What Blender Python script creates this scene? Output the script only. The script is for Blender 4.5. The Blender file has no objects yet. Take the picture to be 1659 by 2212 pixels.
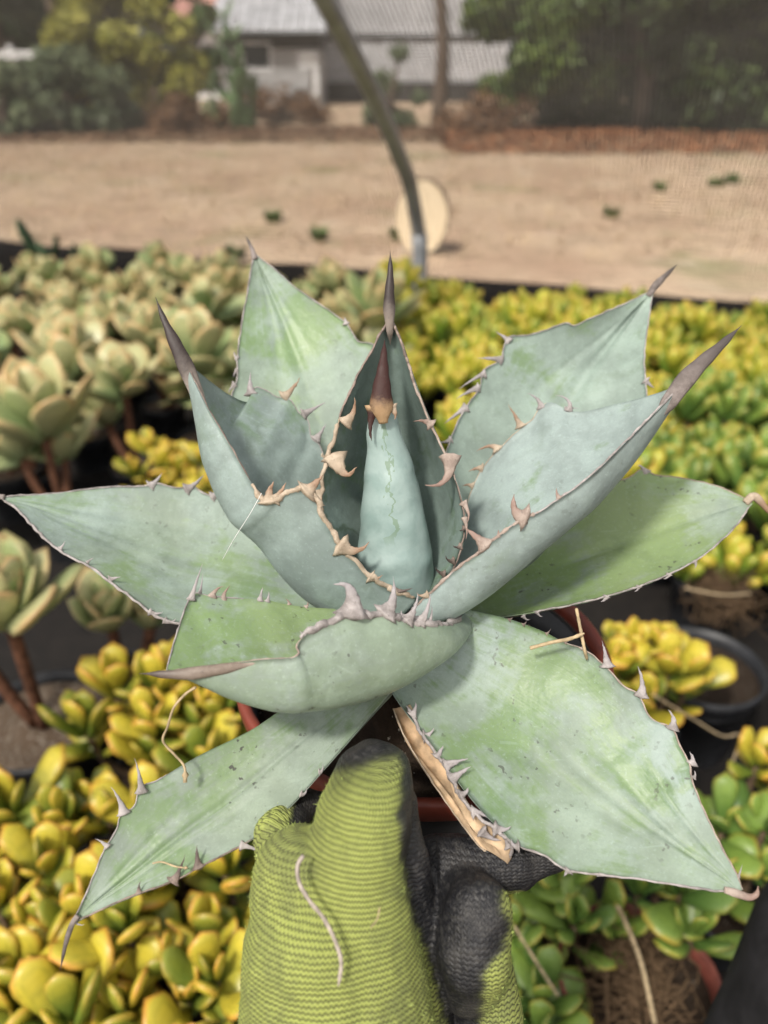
import bpy, bmesh, math, random
import numpy as np
from mathutils import Vector, Matrix, Quaternion, noise as mnoise

random.seed(7); rng = np.random.default_rng(7)
S = bpy.context.scene
COL = S.collection
R = math.radians

# ------------------------------------------------------------------ camera, sky, sun, exposure
CAM_Z, PITCH = 0.90, 30.0
cam_d = bpy.data.cameras.new("camera"); cam = bpy.data.objects.new("camera", cam_d); COL.objects.link(cam)
cam.location = (0, 0, CAM_Z); cam.rotation_euler = (R(90 - PITCH), 0, 0)
cam_d.sensor_fit = 'HORIZONTAL'; cam_d.sensor_width = 36; cam_d.lens = 36
cam_d.clip_start = 0.02; cam_d.clip_end = 500
cam_d.dof.use_dof = True; cam_d.dof.focus_distance = 0.315; cam_d.dof.aperture_fstop = 8.5
S.camera = cam

SUN_ELEV, SUN_AZ = 54.0, 215.0       # azimuth clockwise from +Y: behind the viewer, to the side
W = bpy.data.worlds.new("World"); S.world = W; W.use_nodes = True
wn, wl = W.node_tree.nodes, W.node_tree.links
sky = wn.new('ShaderNodeTexSky'); sky.sky_type = 'NISHITA'; sky.sun_disc = False
sky.sun_elevation = R(SUN_ELEV); sky.sun_rotation = R(SUN_AZ)
sky.air_density = 1.0; sky.dust_density = 4.0; sky.ozone_density = 1.0
hs = wn.new('ShaderNodeHueSaturation'); hs.inputs['Saturation'].default_value = 0.45
wl.new(sky.outputs[0], hs.inputs['Color']); wl.new(hs.outputs[0], wn['Background'].inputs[0])
wn['Background'].inputs[1].default_value = 0.085
sun_d = bpy.data.lights.new("sun", 'SUN'); sun_d.energy = 3.2; sun_d.angle = R(7); sun_d.color = (1, .94, .85)
sun = bpy.data.objects.new("sun", sun_d); COL.objects.link(sun)
sv = Vector((math.sin(R(SUN_AZ)) * math.cos(R(SUN_ELEV)), math.cos(R(SUN_AZ)) * math.cos(R(SUN_ELEV)), math.sin(R(SUN_ELEV))))
sun.rotation_euler = (-sv).to_track_quat('-Z', 'Y').to_euler(); sun.location = sv * 20
S.view_settings.view_transform = 'Standard'; S.view_settings.look = 'None'
S.view_settings.gamma = 1; S.view_settings.exposure = 1.16; S.view_settings.use_curve_mapping = False
S.cycles.max_bounces = 7; S.cycles.diffuse_bounces = 3; S.cycles.glossy_bounces = 3; S.cycles.transparent_max_bounces = 8; S.cycles.caustics_reflective = False; S.cycles.caustics_refractive = False

# ------------------------------------------------------------------ helpers
CP, SP = math.cos(R(PITCH)), math.sin(R(PITCH))
RT, UP, FW = Vector((1, 0, 0)), Vector((0, SP, CP)), Vector((0, CP, -SP))
F, CX, CY = 1659.0, 829.5, 1106.0
def P(x, y, z):                                  # a measured direction and its own distance -> place in the world
    return Vector((0, 0, CAM_Z)) + FW * z + RT * ((x - CX) / F * z) + UP * ((CY - y) / F * z)
def ray(x, y): return FW + RT * ((x - CX) / F) + UP * ((CY - y) / F)
def G(x, y, z=0.0):                              # where that direction meets height z
    d = ray(x, y); return Vector((0, 0, CAM_Z)) + d * ((z - CAM_Z) / d.z)
def Yd(x, y, dist):                              # where it meets forward distance
    d = ray(x, y); return Vector((0, 0, CAM_Z)) + d * (dist / d.y)
def proj(p):
    q = Vector(p) - Vector((0, 0, CAM_Z)); z = q.dot(FW)
    return CX + F * q.dot(RT) / z, CY - F * q.dot(UP) / z, z

def link(name, data, parent=None, mat=None):
    o = bpy.data.objects.new(name, data); COL.objects.link(o)
    if parent is not None: o.parent = parent
    if mat is not None and data is not None and not data.materials: data.materials.append(mat)
    return o
def tag(o, label, cat, group=None, kind=None):
    o['label'] = label; o['category'] = cat
    if group: o['group'] = group
    if kind: o['kind'] = kind
    return o
def empty(name, loc=(0, 0, 0)):
    o = bpy.data.objects.new(name, None); COL.objects.link(o); o.location = loc; o.empty_display_size = .02; return o
def mesh(name, v, f, mat=None, smooth=True):
    m = bpy.data.meshes.new(name); m.from_pydata([tuple(p) for p in v], [], f)
    if smooth: m.polygons.foreach_set('use_smooth', [True] * len(m.polygons))
    if mat: m.materials.append(mat)
    m.update(); return m
def vattr(m, name, vals):
    a = m.attributes.new(name, 'FLOAT_VECTOR', 'POINT'); a.data.foreach_set('vector', np.asarray(vals, dtype=np.float32).ravel())

def catmull(pts, n):                             # even resampling of a smooth curve through pts
    pts = [Vector(p) for p in pts]
    if len(pts) == 2: return [pts[0].lerp(pts[1], i / (n - 1)) for i in range(n)]
    d = [pts[0] * 2 - pts[1]] + pts + [pts[-1] * 2 - pts[-2]]
    out = []
    for i in range(len(pts) - 1):
        a, b, c, e = d[i:i + 4]
        for k in range(10):
            t = k / 10
            out.append(.5 * ((2 * b) + (c - a) * t + (2 * a - 5 * b + 4 * c - e) * t * t + (3 * b - a - 3 * c + e) * t ** 3))
    out.append(pts[-1])
    L = [0]
    for i in range(1, len(out)): L.append(L[-1] + (out[i] - out[i - 1]).length)
    res = []; j = 0
    for i in range(n):
        s = L[-1] * i / (n - 1)
        while j < len(L) - 2 and L[j + 1] < s: j += 1
        t = (s - L[j]) / max(1e-9, L[j + 1] - L[j]); res.append(out[j].lerp(out[j + 1], t))
    return res

def tube(path, radii, seg=8, flat=1.0, axis=None):
    """verts, faces of a tapering tube; flat squeezes it along `axis`"""
    n = len(path); v = []; f = []
    ref = None
    for i in range(n):
        t = (path[min(i + 1, n - 1)] - path[max(i - 1, 0)]).normalized()
        if axis is not None:
            a = axis - t * axis.dot(t); a.normalize(); b = t.cross(a)
        else:
            if ref is None: ref = Vector((0, 0, 1)) if abs(t.z) < .9 else Vector((1, 0, 0))
            a = ref - t * ref.dot(t); a.normalize(); b = t.cross(a); ref = a
        r = radii[i] if hasattr(radii, '__len__') else radii
        for k in range(seg):
            w = 2 * math.pi * k / seg
            v.append(path[i] + (a * math.cos(w) * flat + b * math.sin(w)) * r)
    for i in range(n - 1):
        for k in range(seg):
            f.append((i * seg + k, i * seg + (k + 1) % seg, (i + 1) * seg + (k + 1) % seg, (i + 1) * seg + k))
    f.append(tuple(range(seg - 1, -1, -1))); f.append(tuple((n - 1) * seg + k for k in range(seg)))
    return v, f
def tube_attr(n, seg): return [(i / (n - 1), k / seg, 0) for i in range(n) for k in range(seg)]
def boxm(v, f, x0, x1, y0, y1, z0, z1):
    b = len(v)
    v += [Vector(p) for p in ((x0, y0, z0), (x1, y0, z0), (x1, y1, z0), (x0, y1, z0), (x0, y0, z1), (x1, y0, z1), (x1, y1, z1), (x0, y1, z1))]
    f += [tuple(b + i for i in q) for q in ((3, 2, 1, 0), (4, 5, 6, 7), (0, 1, 5, 4), (1, 2, 6, 5), (2, 3, 7, 6), (3, 0, 4, 7))]
def lathe(prof, seg=32):
    v = []; f = []
    for r, z in prof:
        for k in range(seg):
            a = 2 * math.pi * k / seg; v.append(Vector((r * math.cos(a), r * math.sin(a), z)))
    for i in range(len(prof) - 1):
        for k in range(seg):
            f.append((i * seg + k, i * seg + (k + 1) % seg, (i + 1) * seg + (k + 1) % seg, (i + 1) * seg + k))
    return v, f

# ------------------------------------------------------------------ materials
class NT:
    def __init__(s, name):
        s.m = bpy.data.materials.new(name); s.m.use_nodes = True
        s.t = s.m.node_tree; s.b = s.t.nodes['Principled BSDF']
    def n(s, typ, **kw):
        o = s.t.nodes.new(typ)
        for k, val in kw.items(): setattr(o, k, val)
        return o
    def put(s, sock, val):
        if hasattr(val, 'is_linked') or hasattr(val, 'links'): s.t.links.new(val, sock)
        else: sock.default_value = val
    def math(s, op, a, b=0.0, c=None, clamp=False):
        o = s.n('ShaderNodeMath', operation=op, use_clamp=clamp); s.put(o.inputs[0], a); s.put(o.inputs[1], b)
        if c is not None: s.put(o.inputs[2], c)
        return o.outputs[0]
    def noise(s, vec, scale, detail=4, rough=.55, dist=0.0, out=0):
        o = s.n('ShaderNodeTexNoise'); s.put(o.inputs['Vector'], vec); s.put(o.inputs['Scale'], scale)
        o.inputs['Detail'].default_value = detail; o.inputs['Roughness'].default_value = rough; o.inputs['Distortion'].default_value = dist
        return o.outputs[out]
    def ramp(s, val, lo, hi, a=0.0, b=1.0):
        o = s.n('ShaderNodeMapRange', interpolation_type='SMOOTHSTEP'); s.put(o.inputs[0], val)
        for i, q in enumerate((lo, hi, a, b)): s.put(o.inputs[1 + i], q)
        return o.outputs[0]
    def mix(s, fac, a, b, blend='MIX'):
        o = s.n('ShaderNodeMix', data_type='RGBA', blend_type=blend); s.put(o.inputs[0], fac)
        s.put(o.inputs[6], a if hasattr(a, 'links') else (*a, 1)[:4]); s.put(o.inputs[7], b if hasattr(b, 'links') else (*b, 1)[:4]); return o.outputs[2]
    def obj(s): return s.n('ShaderNodeTexCoord').outputs['Object']
    def attr(s, name): return s.n('ShaderNodeAttribute', attribute_name=name).outputs['Vector']
    def sep(s, v):
        o = s.n('ShaderNodeSeparateXYZ'); s.put(o.inputs[0], v); return o.outputs
    def comb(s, x, y, z=0.0):
        o = s.n('ShaderNodeCombineXYZ'); s.put(o.inputs[0], x); s.put(o.inputs[1], y); s.put(o.inputs[2], z); return o.outputs[0]
    def add(s, v, d):
        o = s.n('ShaderNodeVectorMath', operation='ADD'); s.put(o.inputs[0], v); s.put(o.inputs[1], d); return o.outputs[0]
    def rnd(s): return s.n('ShaderNodeObjectInfo').outputs['Random']
    def bump(s, h, strength=.3, dist=.001):
        o = s.n('ShaderNodeBump'); o.inputs['Strength'].default_value = strength; o.inputs['Distance'].default_value = dist
        s.put(o.inputs['Height'], h); s.t.links.new(o.outputs[0], s.b.inputs['Normal'])
    def done(s, col, rough=.6, spec=.4, sss=0.0, **kw):
        s.put(s.b.inputs['Base Color'], col if hasattr(col, 'links') else (*col, 1)[:4])
        s.put(s.b.inputs['Roughness'], rough); s.b.inputs['Specular IOR Level'].default_value = spec
        return s.m

def plain(name, col, var=.25, scale=30, rough=.7, spec=.3, bump=0.0, bscale=200, bdist=.001):
    t = NT(name); o = t.obj(); k = t.noise(o, scale, 5)
    c2 = tuple(c * (1 - var) for c in col); c3 = tuple(min(1, c * (1 + var)) for c in col)
    c = t.mix(t.ramp(k, .3, .7), c2, c3)
    if bump: t.bump(t.noise(o, bscale, 4), bump, bdist)
    return t.done(c, rough, spec)

def leaf_mat(name, seed, bloom=.5, glau=(.23, .30, .26), green=(.13, .20, .085), specks=.5, lime=0.0, marks=.25):
    t = NT(name); o = t.add(t.obj(), (seed * 1.37, seed * .71, seed * .43)); luv = t.sep(t.attr('luv'))
    big = t.noise(o, 22, 5, .6, .6)
    fine = t.noise(o, 160, 4, .65)
    streak = t.noise(t.comb(t.math('MULTIPLY', luv[0], 2.2), t.math('MULTIPLY', luv[1], 9.0), seed), 1.6, 5, .6, .3)
    m = t.math('ADD', t.math('MULTIPLY', big, .62), t.math('MULTIPLY', fine, .20))
    m = t.math('ADD', m, t.math('MULTIPLY', streak, .18))
    fac = t.ramp(m, .56 - .16 * bloom - .05, .56 - .16 * bloom + .07)
    g2 = t.mix(t.noise(o, 40, 3), tuple(c * .85 for c in green), tuple(c * 1.35 for c in green))
    gl = t.mix(t.ramp(t.noise(o, 35, 5, .65), .35, .65), tuple(c * .76 for c in glau), tuple(min(1, c * 1.12) for c in glau))
    c = t.mix(fac, g2, gl)
    if lime: c = t.mix(t.math('MULTIPLY', t.ramp(t.noise(o, 14, 3, .5, .2), .42, .62), lime), c, (.25, .315, .145))
    c = t.mix(t.math('MULTIPLY', luv[2], .72), c, gl)
    # worn watermark lines where neighbouring teeth once pressed
    vo = t.n('ShaderNodeTexVoronoi', feature='DISTANCE_TO_EDGE'); vo.inputs['Scale'].default_value = 24
    wob = t.n('ShaderNodeVectorMath', operation='MULTIPLY_ADD')
    t.put(wob.inputs[0], t.noise(o, 60, 4, .6, out=1)); wob.inputs[1].default_value = (.045, .045, .045); t.put(wob.inputs[2], o)
    t.put(vo.inputs['Vector'], wob.outputs[0])
    ln = t.math('MULTIPLY', t.ramp(vo.outputs[0], .0, .10, 1, 0), t.ramp(t.noise(o, 26, 3), .5, .62))
    c = t.mix(t.math('MULTIPLY', ln, marks), c, tuple(q * .62 for q in green))
    # waxy dust, pin-prick wear and fine scratches
    c = t.mix(t.math('MULTIPLY', t.ramp(t.noise(o, 1100, 3, .7), .42, .66), .22), c, tuple(q * .72 for q in glau))
    c = t.mix(t.math('MULTIPLY', t.ramp(t.noise(o, 620, 4, .7), .56, .70), .30), c, tuple(min(1, q * 1.5) for q in glau))
    sx_ = t.n('ShaderNodeMapping'); t.put(sx_.inputs[0], o); sx_.inputs['Rotation'].default_value = (.4, seed, .9); sx_.inputs['Scale'].default_value = (30, 420, 30)
    sc_ = t.math('MULTIPLY', t.ramp(t.noise(sx_.outputs[0], 1.0, 2, .5), .66, .70), t.ramp(t.noise(o, 55, 2), .5, .58)); c = t.mix(t.math('MULTIPLY', sc_, .16), c, tuple(min(1, q * 1.55) for q in glau))
    sp = t.math('MULTIPLY', t.ramp(t.noise(o, 300, 2, .5), .64, .70), t.ramp(t.noise(o, 30, 3), .46, .60))
    c = t.mix(t.math('MULTIPLY', sp, specks), c, (.055, .055, .045))
    st2 = t.noise(t.comb(t.math('MULTIPLY', luv[0], 1.5), t.math('MULTIPLY', luv[1], 40.0), seed), 1.5, 3)
    t.bump(t.math('ADD', t.math('MULTIPLY', t.noise(o, 70, 3), 1.0), t.math('ADD', t.math('MULTIPLY', st2, .05), t.math('MULTIPLY', fine, .18))), .45, .0022)
    return t.done(c, t.ramp(fac, 0, 1, .42, .56), .42)

def horn_mat(name, a, b, c_tip, scale=160, r0=.25, r1=.7):          # woody horn: margins, teeth, spines; luv.x runs from base to tip
    t = NT(name); o = t.obj(); u = t.sep(t.attr('luv'))[0]
    k = t.noise(o, scale, 6, .65); c = t.mix(t.ramp(k, .36, .64), a, b)
    u2 = t.math('ADD', u, t.math('MULTIPLY', t.math('SUBTRACT', k, .5), .5))
    c = t.mix(t.ramp(u2, r0, r1), c, c_tip)
    cr = t.noise(o, 520, 5, .7); c = t.mix(t.ramp(cr, .58, .72, 0, .55), c, (.06, .05, .045))
    t.bump(t.math('ADD', k, t.math('MULTIPLY', cr, .6)), .6, .0008)
    return t.done(c, t.ramp(u2, .3, .9, .62, .40), .4)

M = {}
M['horn_grey'] = horn_mat('horn_grey', (.20, .178, .17), (.38, .345, .335), (.30, .275, .28))
M['horn_tan'] = horn_mat('horn_tan', (.30, .235, .17), (.47, .385, .29), (.27, .17, .11))
M['horn_pink'] = horn_mat('horn_pink', (.24, .185, .155), (.38, .31, .265), (.24, .16, .13))
M['horn_dark'] = horn_mat('horn_dark', (.12, .09, .075), (.26, .20, .17), (.10, .075, .068))
M['spine_brown'] = horn_mat('spine_brown', (.25, .21, .18), (.36, .31, .27), (.030, .020, .017), 90, .15, .5)
M['spine_front'] = horn_mat('spine_front', (.15, .115, .09), (.27, .22, .18), (.05, .036, .03), 90, .5, 1.0)
M['spine_grey'] = horn_mat('spine_grey', (.11, .09, .08), (.22, .185, .17), (.065, .052, .048), 110, .3, .85)
M['spine_bud'] = horn_mat('spine_bud', (.28, .17, .085), (.40, .27, .15), (.032, .008, .005), 60, .14, .32)
M['dead'] = plain('dry_leaf', (.46, .335, .215), .4, 150, .75, .2, .5, 260)

def fleshy(name, base, tip, edge, lo, e0=.55, e1=.98):        # succulent leaf: lt = (edge distance, along, random)
    t = NT(name); lt = t.sep(t.attr('lt')); o = t.obj()
    r = t.math('FRACT', t.math('ADD', lt[2], t.rnd()))
    c = t.mix(t.ramp(t.math('ADD', lt[1], t.math('MULTIPLY', t.math('SUBTRACT', r, .5), .7)), .1, .85), base, tip)
    c = t.mix(t.ramp(r, .0, .45, .75, 0), c, lo)
    ed = t.math('MULTIPLY', t.ramp(lt[0], e0, e1), t.ramp(lt[1], .35, .9))
    c = t.mix(t.math('MULTIPLY', ed, t.ramp(r, .1, .8, .35, .9)), c, edge)
    c = t.mix(t.math('MULTIPLY', t.ramp(t.noise(t.attr('lt'), 9, 3), .35, .7), .3), c, tuple(q * .7 for q in base))
    return t.done(c, .38, .45)
M['jade'] = fleshy('jade_leaf', (.11, .16, .025), (.53, .435, .045), (.58, .23, .045), (.16, .22, .03), .70, 1.02)
M['finger'] = fleshy('finger_leaf', (.11, .19, .025), (.44, .42, .045), (.56, .30, .05), (.15, .25, .03), .72, 1.03)
M['jade_green'] = fleshy('jade_leaf_green', (.09, .17, .035), (.19, .28, .05), (.48, .34, .05), (.08, .15, .035), .72, 1.03)
M['sage'] = fleshy('sage_leaf', (.25, .31, .15), (.45, .44, .22), (.60, .33, .14), (.20, .29, .10), .60, 1.0)
M['jade_stem'] = plain('jade_stem', (.16, .11, .07), .4, 120, .8, .2, .5)
M['sage_stem'] = plain('sage_stem', (.12, .055, .032), .4, 80, .8, .2, .5)
M['pot_black'] = plain('black_plastic', (.022, .023, .026), .3, 40, .45, .4, .2, 300)
M['pot_red'] = plain('red_plastic', (.19, .042, .026), .25, 40, .5, .4, .15, 300)
M['pot_clay'] = plain('clay_plastic', (.19, .055, .04), .3, 40, .55, .4, .15, 300)
def soil_mat(name='soil', col=(.035, .025, .018), perl=.69):
    t = NT(name); o = t.obj(); c = t.mix(t.noise(o, 120, 6, .7), tuple(q * .4 for q in col), tuple(q * 1.9 for q in col))
    c = t.mix(t.ramp(t.noise(o, 330, 2), perl, perl + .03), c, (.42, .38, .32))
    t.bump(t.noise(o, 260, 5, .7), 1.0, .004); return t.done(c, .95, .1)
M['soil'] = soil_mat(); M['soil_grit'] = soil_mat('soil_grit', (.10, .07, .048), .60)
M['straw'] = plain('straw', (.40, .31, .19), .3, 200, .8, .2)
M['steel'] = plain('galvanised_steel', (.33, .33, .34), .18, 12, .48, .5, .1, 60)
M['steel'].node_tree.nodes['Principled BSDF'].inputs['Metallic'].default_value = .35
M['zinc'] = plain('bright_zinc', (.36, .37, .39), .15, 25, .45, .5)
M['net'] = plain('net_thread', (.075, .069, .064), .2, 5, .9, .15)
M['black_cloth'] = plain('black_cloth', (.014, .0135, .015), .4, 60, .85, .25, .6, 900, .0006)

def ground_mat():
    t = NT('dry_field'); o = t.obj(); s = t.sep(o)
    a = t.noise(o, .9, 6, .65); b = t.noise(o, 7, 5, .7); c = t.mix(t.ramp(a, .35, .65), (.37, .255, .175), (.50, .38, .265))
    c = t.mix(t.ramp(b, .45, .75, 0, .6), c, (.21, .14, .09)); c = t.mix(t.ramp(t.noise(o, .8, 5, .6, .4), .54, .68, 0, .75), c, (.20, .20, .095))
    c = t.mix(t.ramp(t.noise(o, 2.6, 5, .7, .3), .5, .72, 0, .65), c, (.22, .165, .115)); c = t.mix(t.ramp(t.noise(o, 1.7, 4, .6), .55, .7, 0, .6), c, (.52, .43, .32))
    t.bump(b, .8, .03); return t.done(c, .95, .1)
M['field'] = ground_mat()
def mat_fabric():
    t = NT('weed_fabric'); o = t.obj(); c = t.mix(t.noise(o, 30, 5), (.006, .006, .0065), (.024, .020, .017)); t.bump(t.noise(o, 300, 3), .5, .002); return t.done(c, .8, .2)
M['fabric'] = mat_fabric()

# ------------------------------------------------------------------ ground
def sheet(name, x0, x1, y0, y1, z, mat, n=2):
    v = [Vector((x0 + (x1 - x0) * i / n, y0 + (y1 - y0) * j / n, z)) for j in range(n + 1) for i in range(n + 1)]
    f = [(j * (n + 1) + i, j * (n + 1) + i + 1, (j + 1) * (n + 1) + i + 1, (j + 1) * (n + 1) + i) for j in range(n) for i in range(n)]
    o = link(name, mesh(name, v, f, mat)); o['kind'] = 'structure'; return o
ground = sheet('ground', -120, 120, -60, 200, 0, M['field'])
NA, NB = Vector((-4.2, 4.75, 0)), Vector((4.2, 1.75, 0))     # line of the shade-house side
def net_at(s): return NA.lerp(NB, s)
v = [Vector((-4.2, -1.5, .004)), Vector((4.2, -1.5, .004)), Vector((4.2, 1.75, .004)), Vector((-4.2, 4.75, .004))]
o = link('weed_mat', mesh('weed_mat', v, [(0, 1, 2, 3)], M['fabric'])); o['kind'] = 'structure'; o['label'] = 'dark woven weed fabric under the potted succulents'; o['category'] = 'ground cover'

# ------------------------------------------------------------------ shade net, its skirt and the hoop
E_ = (NB - NA).normalized(); N_ = Vector((E_.y, -E_.x, 0))         # along the net, and from the net towards the inside
hb = Yd(905, 640, 3.02); hb.z = 0
seen = [Yd(905, 480, 2.98), Yd(888, 385, 2.86), Yd(848, 295, 2.70), Yd(785, 185, 2.52), Yd(715, 80, 2.36), Yd(645, -10, 2.24)]
PROF = [(0, 0), (0, .28)] + [((p - hb).dot(N_), p.z) for p in seen] + [(1.35, 1.36), (1.9, 1.62), (2.6, 1.74), (3.3, 1.62), (3.9, 1.25), (4.25, .7), (4.35, 0)]
prof3 = catmull([Vector((a, 0, b)) for a, b in PROF], 400)
def hoop_at(i, s, off=0.0):
    a, b = prof3[max(i - 1, 0)], prof3[min(i + 1, 399)]; t = (b - a).normalized(); q = prof3[i] + Vector((-t.z, 0, t.x)) * off
    return NA + E_ * s + N_ * q.x + Vector((0, 0, q.z))
def build_net():
    L = (NB - NA).length; v = []; f = []; sp, r = .0150, .0016; cut = 148
    def bar(a, b, p):
        t = (b - a).normalized(); q = t.cross(p).normalized(); k = len(v)
        for c in (a, b):
            for s1, s2 in ((1, 1), (-1, 1), (-1, -1), (1, -1)): v.append(c + p * r * s1 * .6 + q * r * s2)
        for i in range(4): f.append((k + i, k + (i + 1) % 4, k + 4 + (i + 1) % 4, k + 4 + i))
    ks = list(range(10, cut + 1, 6))
    for i in range(int(L / sp) + 1):
        ps = [hoop_at(k, i * sp, .036) for k in ks]
        for a, b in zip(ps, ps[1:]): bar(a, b, N_)
    tot = sum((prof3[i + 1] - prof3[i]).length for i in range(10, cut)); ln = catmull([Vector((0, hoop_at(k, 0, .038).dot(N_), hoop_at(k, 0, .038).z)) for k in range(10, cut + 1, 3)], int(tot / sp))
    o0 = NA.dot(N_)
    for q in ln:
        p = NA + N_ * (q.y - o0) + Vector((0, 0, q.z))
        for g in range(30): bar(p + E_ * (L * g / 30), p + E_ * (L * (g + 1) / 30), N_)
    root = empty('shade_net', NA.lerp(NB, .5)); o = link('weave', mesh('weave', [p - root.location for p in v], f, M['net'], False), root)
    tag(root, 'fine see-through shade net stretched over the hoop behind the potted plants', 'net'); o['kind'] = 'stuff'
    v = []; f = []; m = 60
    for i in range(m + 1):
        p = NA.lerp(NB, i / m); h = .165 + .02 * mnoise.noise(Vector((i * .3, 1, 2))); off = N_ * (.012 + .012 * mnoise.noise(Vector((i * .45, 5, 0))))
        for q, dz in ((off + N_ * .004, .0), (off, h * .5), (off * .4, h), (off * .4 - N_ * .004, h), (-N_ * .006, .0)): v.append(p - N_ * .03 + q + Vector((0, 0, dz)))
    for i in range(m):
        for k in range(4): f.append((i * 5 + k, (i + 1) * 5 + k, (i + 1) * 5 + k + 1, i * 5 + k + 1))
    link('skirt', mesh('skirt', [p - root.location for p in v], f, M['fabric']), root)
    # the denser roof cloth carries on over the hoops to the other foot
    ks = list(range(cut, 400, 6)); v = [hoop_at(k, L * g / 12, .04 + .02 * mnoise.noise(Vector((k * .05, g * .9, 0)))) - root.location for k in ks for g in range(13)]
    f = [(a * 13 + g, a * 13 + g + 1, (a + 1) * 13 + g + 1, (a + 1) * 13 + g) for a in range(len(ks) - 1) for g in range(12)]
    t = NT('roof_cloth'); tr = t.n('ShaderNodeBsdfTransparent'); tl = t.n('ShaderNodeBsdfTranslucent'); tl.inputs[0].default_value = (.45, .45, .44, 1); mx = t.n('ShaderNodeMixShader'); mx.inputs[0].default_value = CLOTH
    t.t.links.new(tr.outputs[0], mx.inputs[1]); t.t.links.new(tl.outputs[0], mx.inputs[2]); t.t.links.new(mx.outputs[0], t.t.nodes['Material Output'].inputs[0])
    link('roof_cloth', mesh('roof_cloth', v, f, t.m), root)
CLOTH = .52
build_net()
# hoop: galvanised tube, upright then arching over towards the inside
s_h = (hb - NA).dot(E_); off_h = hb - (NA + E_ * s_h)
hpath = [hoop_at(i, s_h) + off_h for i in range(0, 400, 4)]; v, f = tube(hpath, .0265, 16)
hr = empty('hoop_pole', hb); link('tube', mesh('hoop_tube', [p - hb for p in v], f, M['steel']), hr)
sl = [p for p in hpath[:30] if p.z < .40]; v, f = tube(sl, .029, 16); link('ground_sleeve', mesh('ground_sleeve', [p - hb for p in v], f, M['zinc']), hr)
tag(hr, 'bent grey steel hoop pole rising through the succulent bed', 'pole')

# ------------------------------------------------------------------ the agave
PB = P(860, 1330, .345)                          # base of the rosette
AG = empty('agave_plant', PB)
tag(AG, 'blue-green agave rosette with toothed leaves held up in a red-rimmed pot', 'agave')
def loc(v): return [p - PB for p in v]

def make_leaf(L, Mi, Rr, mat, tmax=.006, tedge=.0010, nu=72, nv=41, name='leaf', wav=.0009, seed=0, creases=()):
    L3, M3, R3 = ([P(*q) for q in c] for c in (L, Mi, Rr))
    l, m, r = catmull(L3, nu), catmull(M3, nu), catmull(R3, nu)
    fr = []
    for i in range(nu):
        for j in range(nv):
            t = j / (nv - 1)
            p = l[i] * ((1 - t) * (1 - 2 * t)) + m[i] * (4 * t * (1 - t)) + r[i] * (t * (2 * t - 1))
            fr.append(p)
    A = np.array([tuple(p) for p in fr]).reshape(nu, nv, 3)
    du = np.gradient(A, axis=0); dv = np.gradient(A, axis=1); N = np.cross(du, dv); N /= np.linalg.norm(N, axis=2, keepdims=True) + 1e-12
    k = nu // 2; adax = np.array(tuple((l[k] + r[k]) * .5 - m[k])); sg = 1.0 if np.dot(N[k, nv // 2], adax) > 0 else -1.0
    N *= sg
    for i in range(nu):                          # gentle unevenness of the blade
        for j in range(nv):
            t = j / (nv - 1); w = 4 * t * (1 - t)
            A[i, j] += N[i, j] * wav * w * 1.6 * mnoise.noise(Vector(A[i, j] * 26) + Vector((seed, seed * 2, 0)))
    U_ = np.linspace(0, 1, nu)[:, None]; V_ = np.linspace(-1, 1, nv)[None, :]
    for (v0, v1, u0, u1, dep, wd) in creases:        # furrows running along the blade
        vc = v0 + (v1 - v0) * np.clip((U_ - u0) / (u1 - u0), 0, 1); g = np.exp(-((V_ - vc) / wd) ** 2) * np.clip((U_ - u0) / .12, 0, 1) * np.clip((u1 - U_) / .06, 0, 1)
        A -= N * (dep * g)[:, :, None]
    T = np.zeros((nu, nv, 1))
    for i in range(nu):
        u = i / (nu - 1); tp = min(1, (1 - u) * 3.2 + .10)
        for j in range(nv):
            s = 2 * j / (nv - 1) - 1; T[i, j, 0] = tedge * .5 + tmax * tp * (1 - s * s) ** .8
    B = A - N * T
    v = [Vector(p) for p in A.reshape(-1, 3)] + [Vector(p) for p in B.reshape(-1, 3)]
    o = nu * nv; f = []
    for i in range(nu - 1):
        for j in range(nv - 1):
            q = (i * nv + j, i * nv + j + 1, (i + 1) * nv + j + 1, (i + 1) * nv + j)
            f.append(q if sg > 0 else q[::-1]); b = tuple(o + x for x in q); f.append(b[::-1] if sg > 0 else b)
        for j in (0, nv - 1):
            q = (i * nv + j, (i + 1) * nv + j, o + (i + 1) * nv + j, o + i * nv + j); f.append(q if (j == 0) == (sg < 0) else q[::-1])
    f.append(tuple(range(nv)) + tuple(o + j for j in range(nv - 1, -1, -1)))
    k = (nu - 1) * nv; f.append(tuple(k + j for j in range(nv)) + tuple(o + k + j for j in range(nv - 1, -1, -1)))
    ms = mesh(name, loc(v), f, mat)
    uv = [(i / (nu - 1), 2 * j / (nv - 1) - 1, 0) for i in range(nu) for j in range(nv)]
    vattr(ms, 'luv', uv + [(a, b, 1) for a, b, _ in uv])
    ob = link(name, ms, AG); ob['edges'] = 0; del ob['edges']
    return ob, l, r

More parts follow.
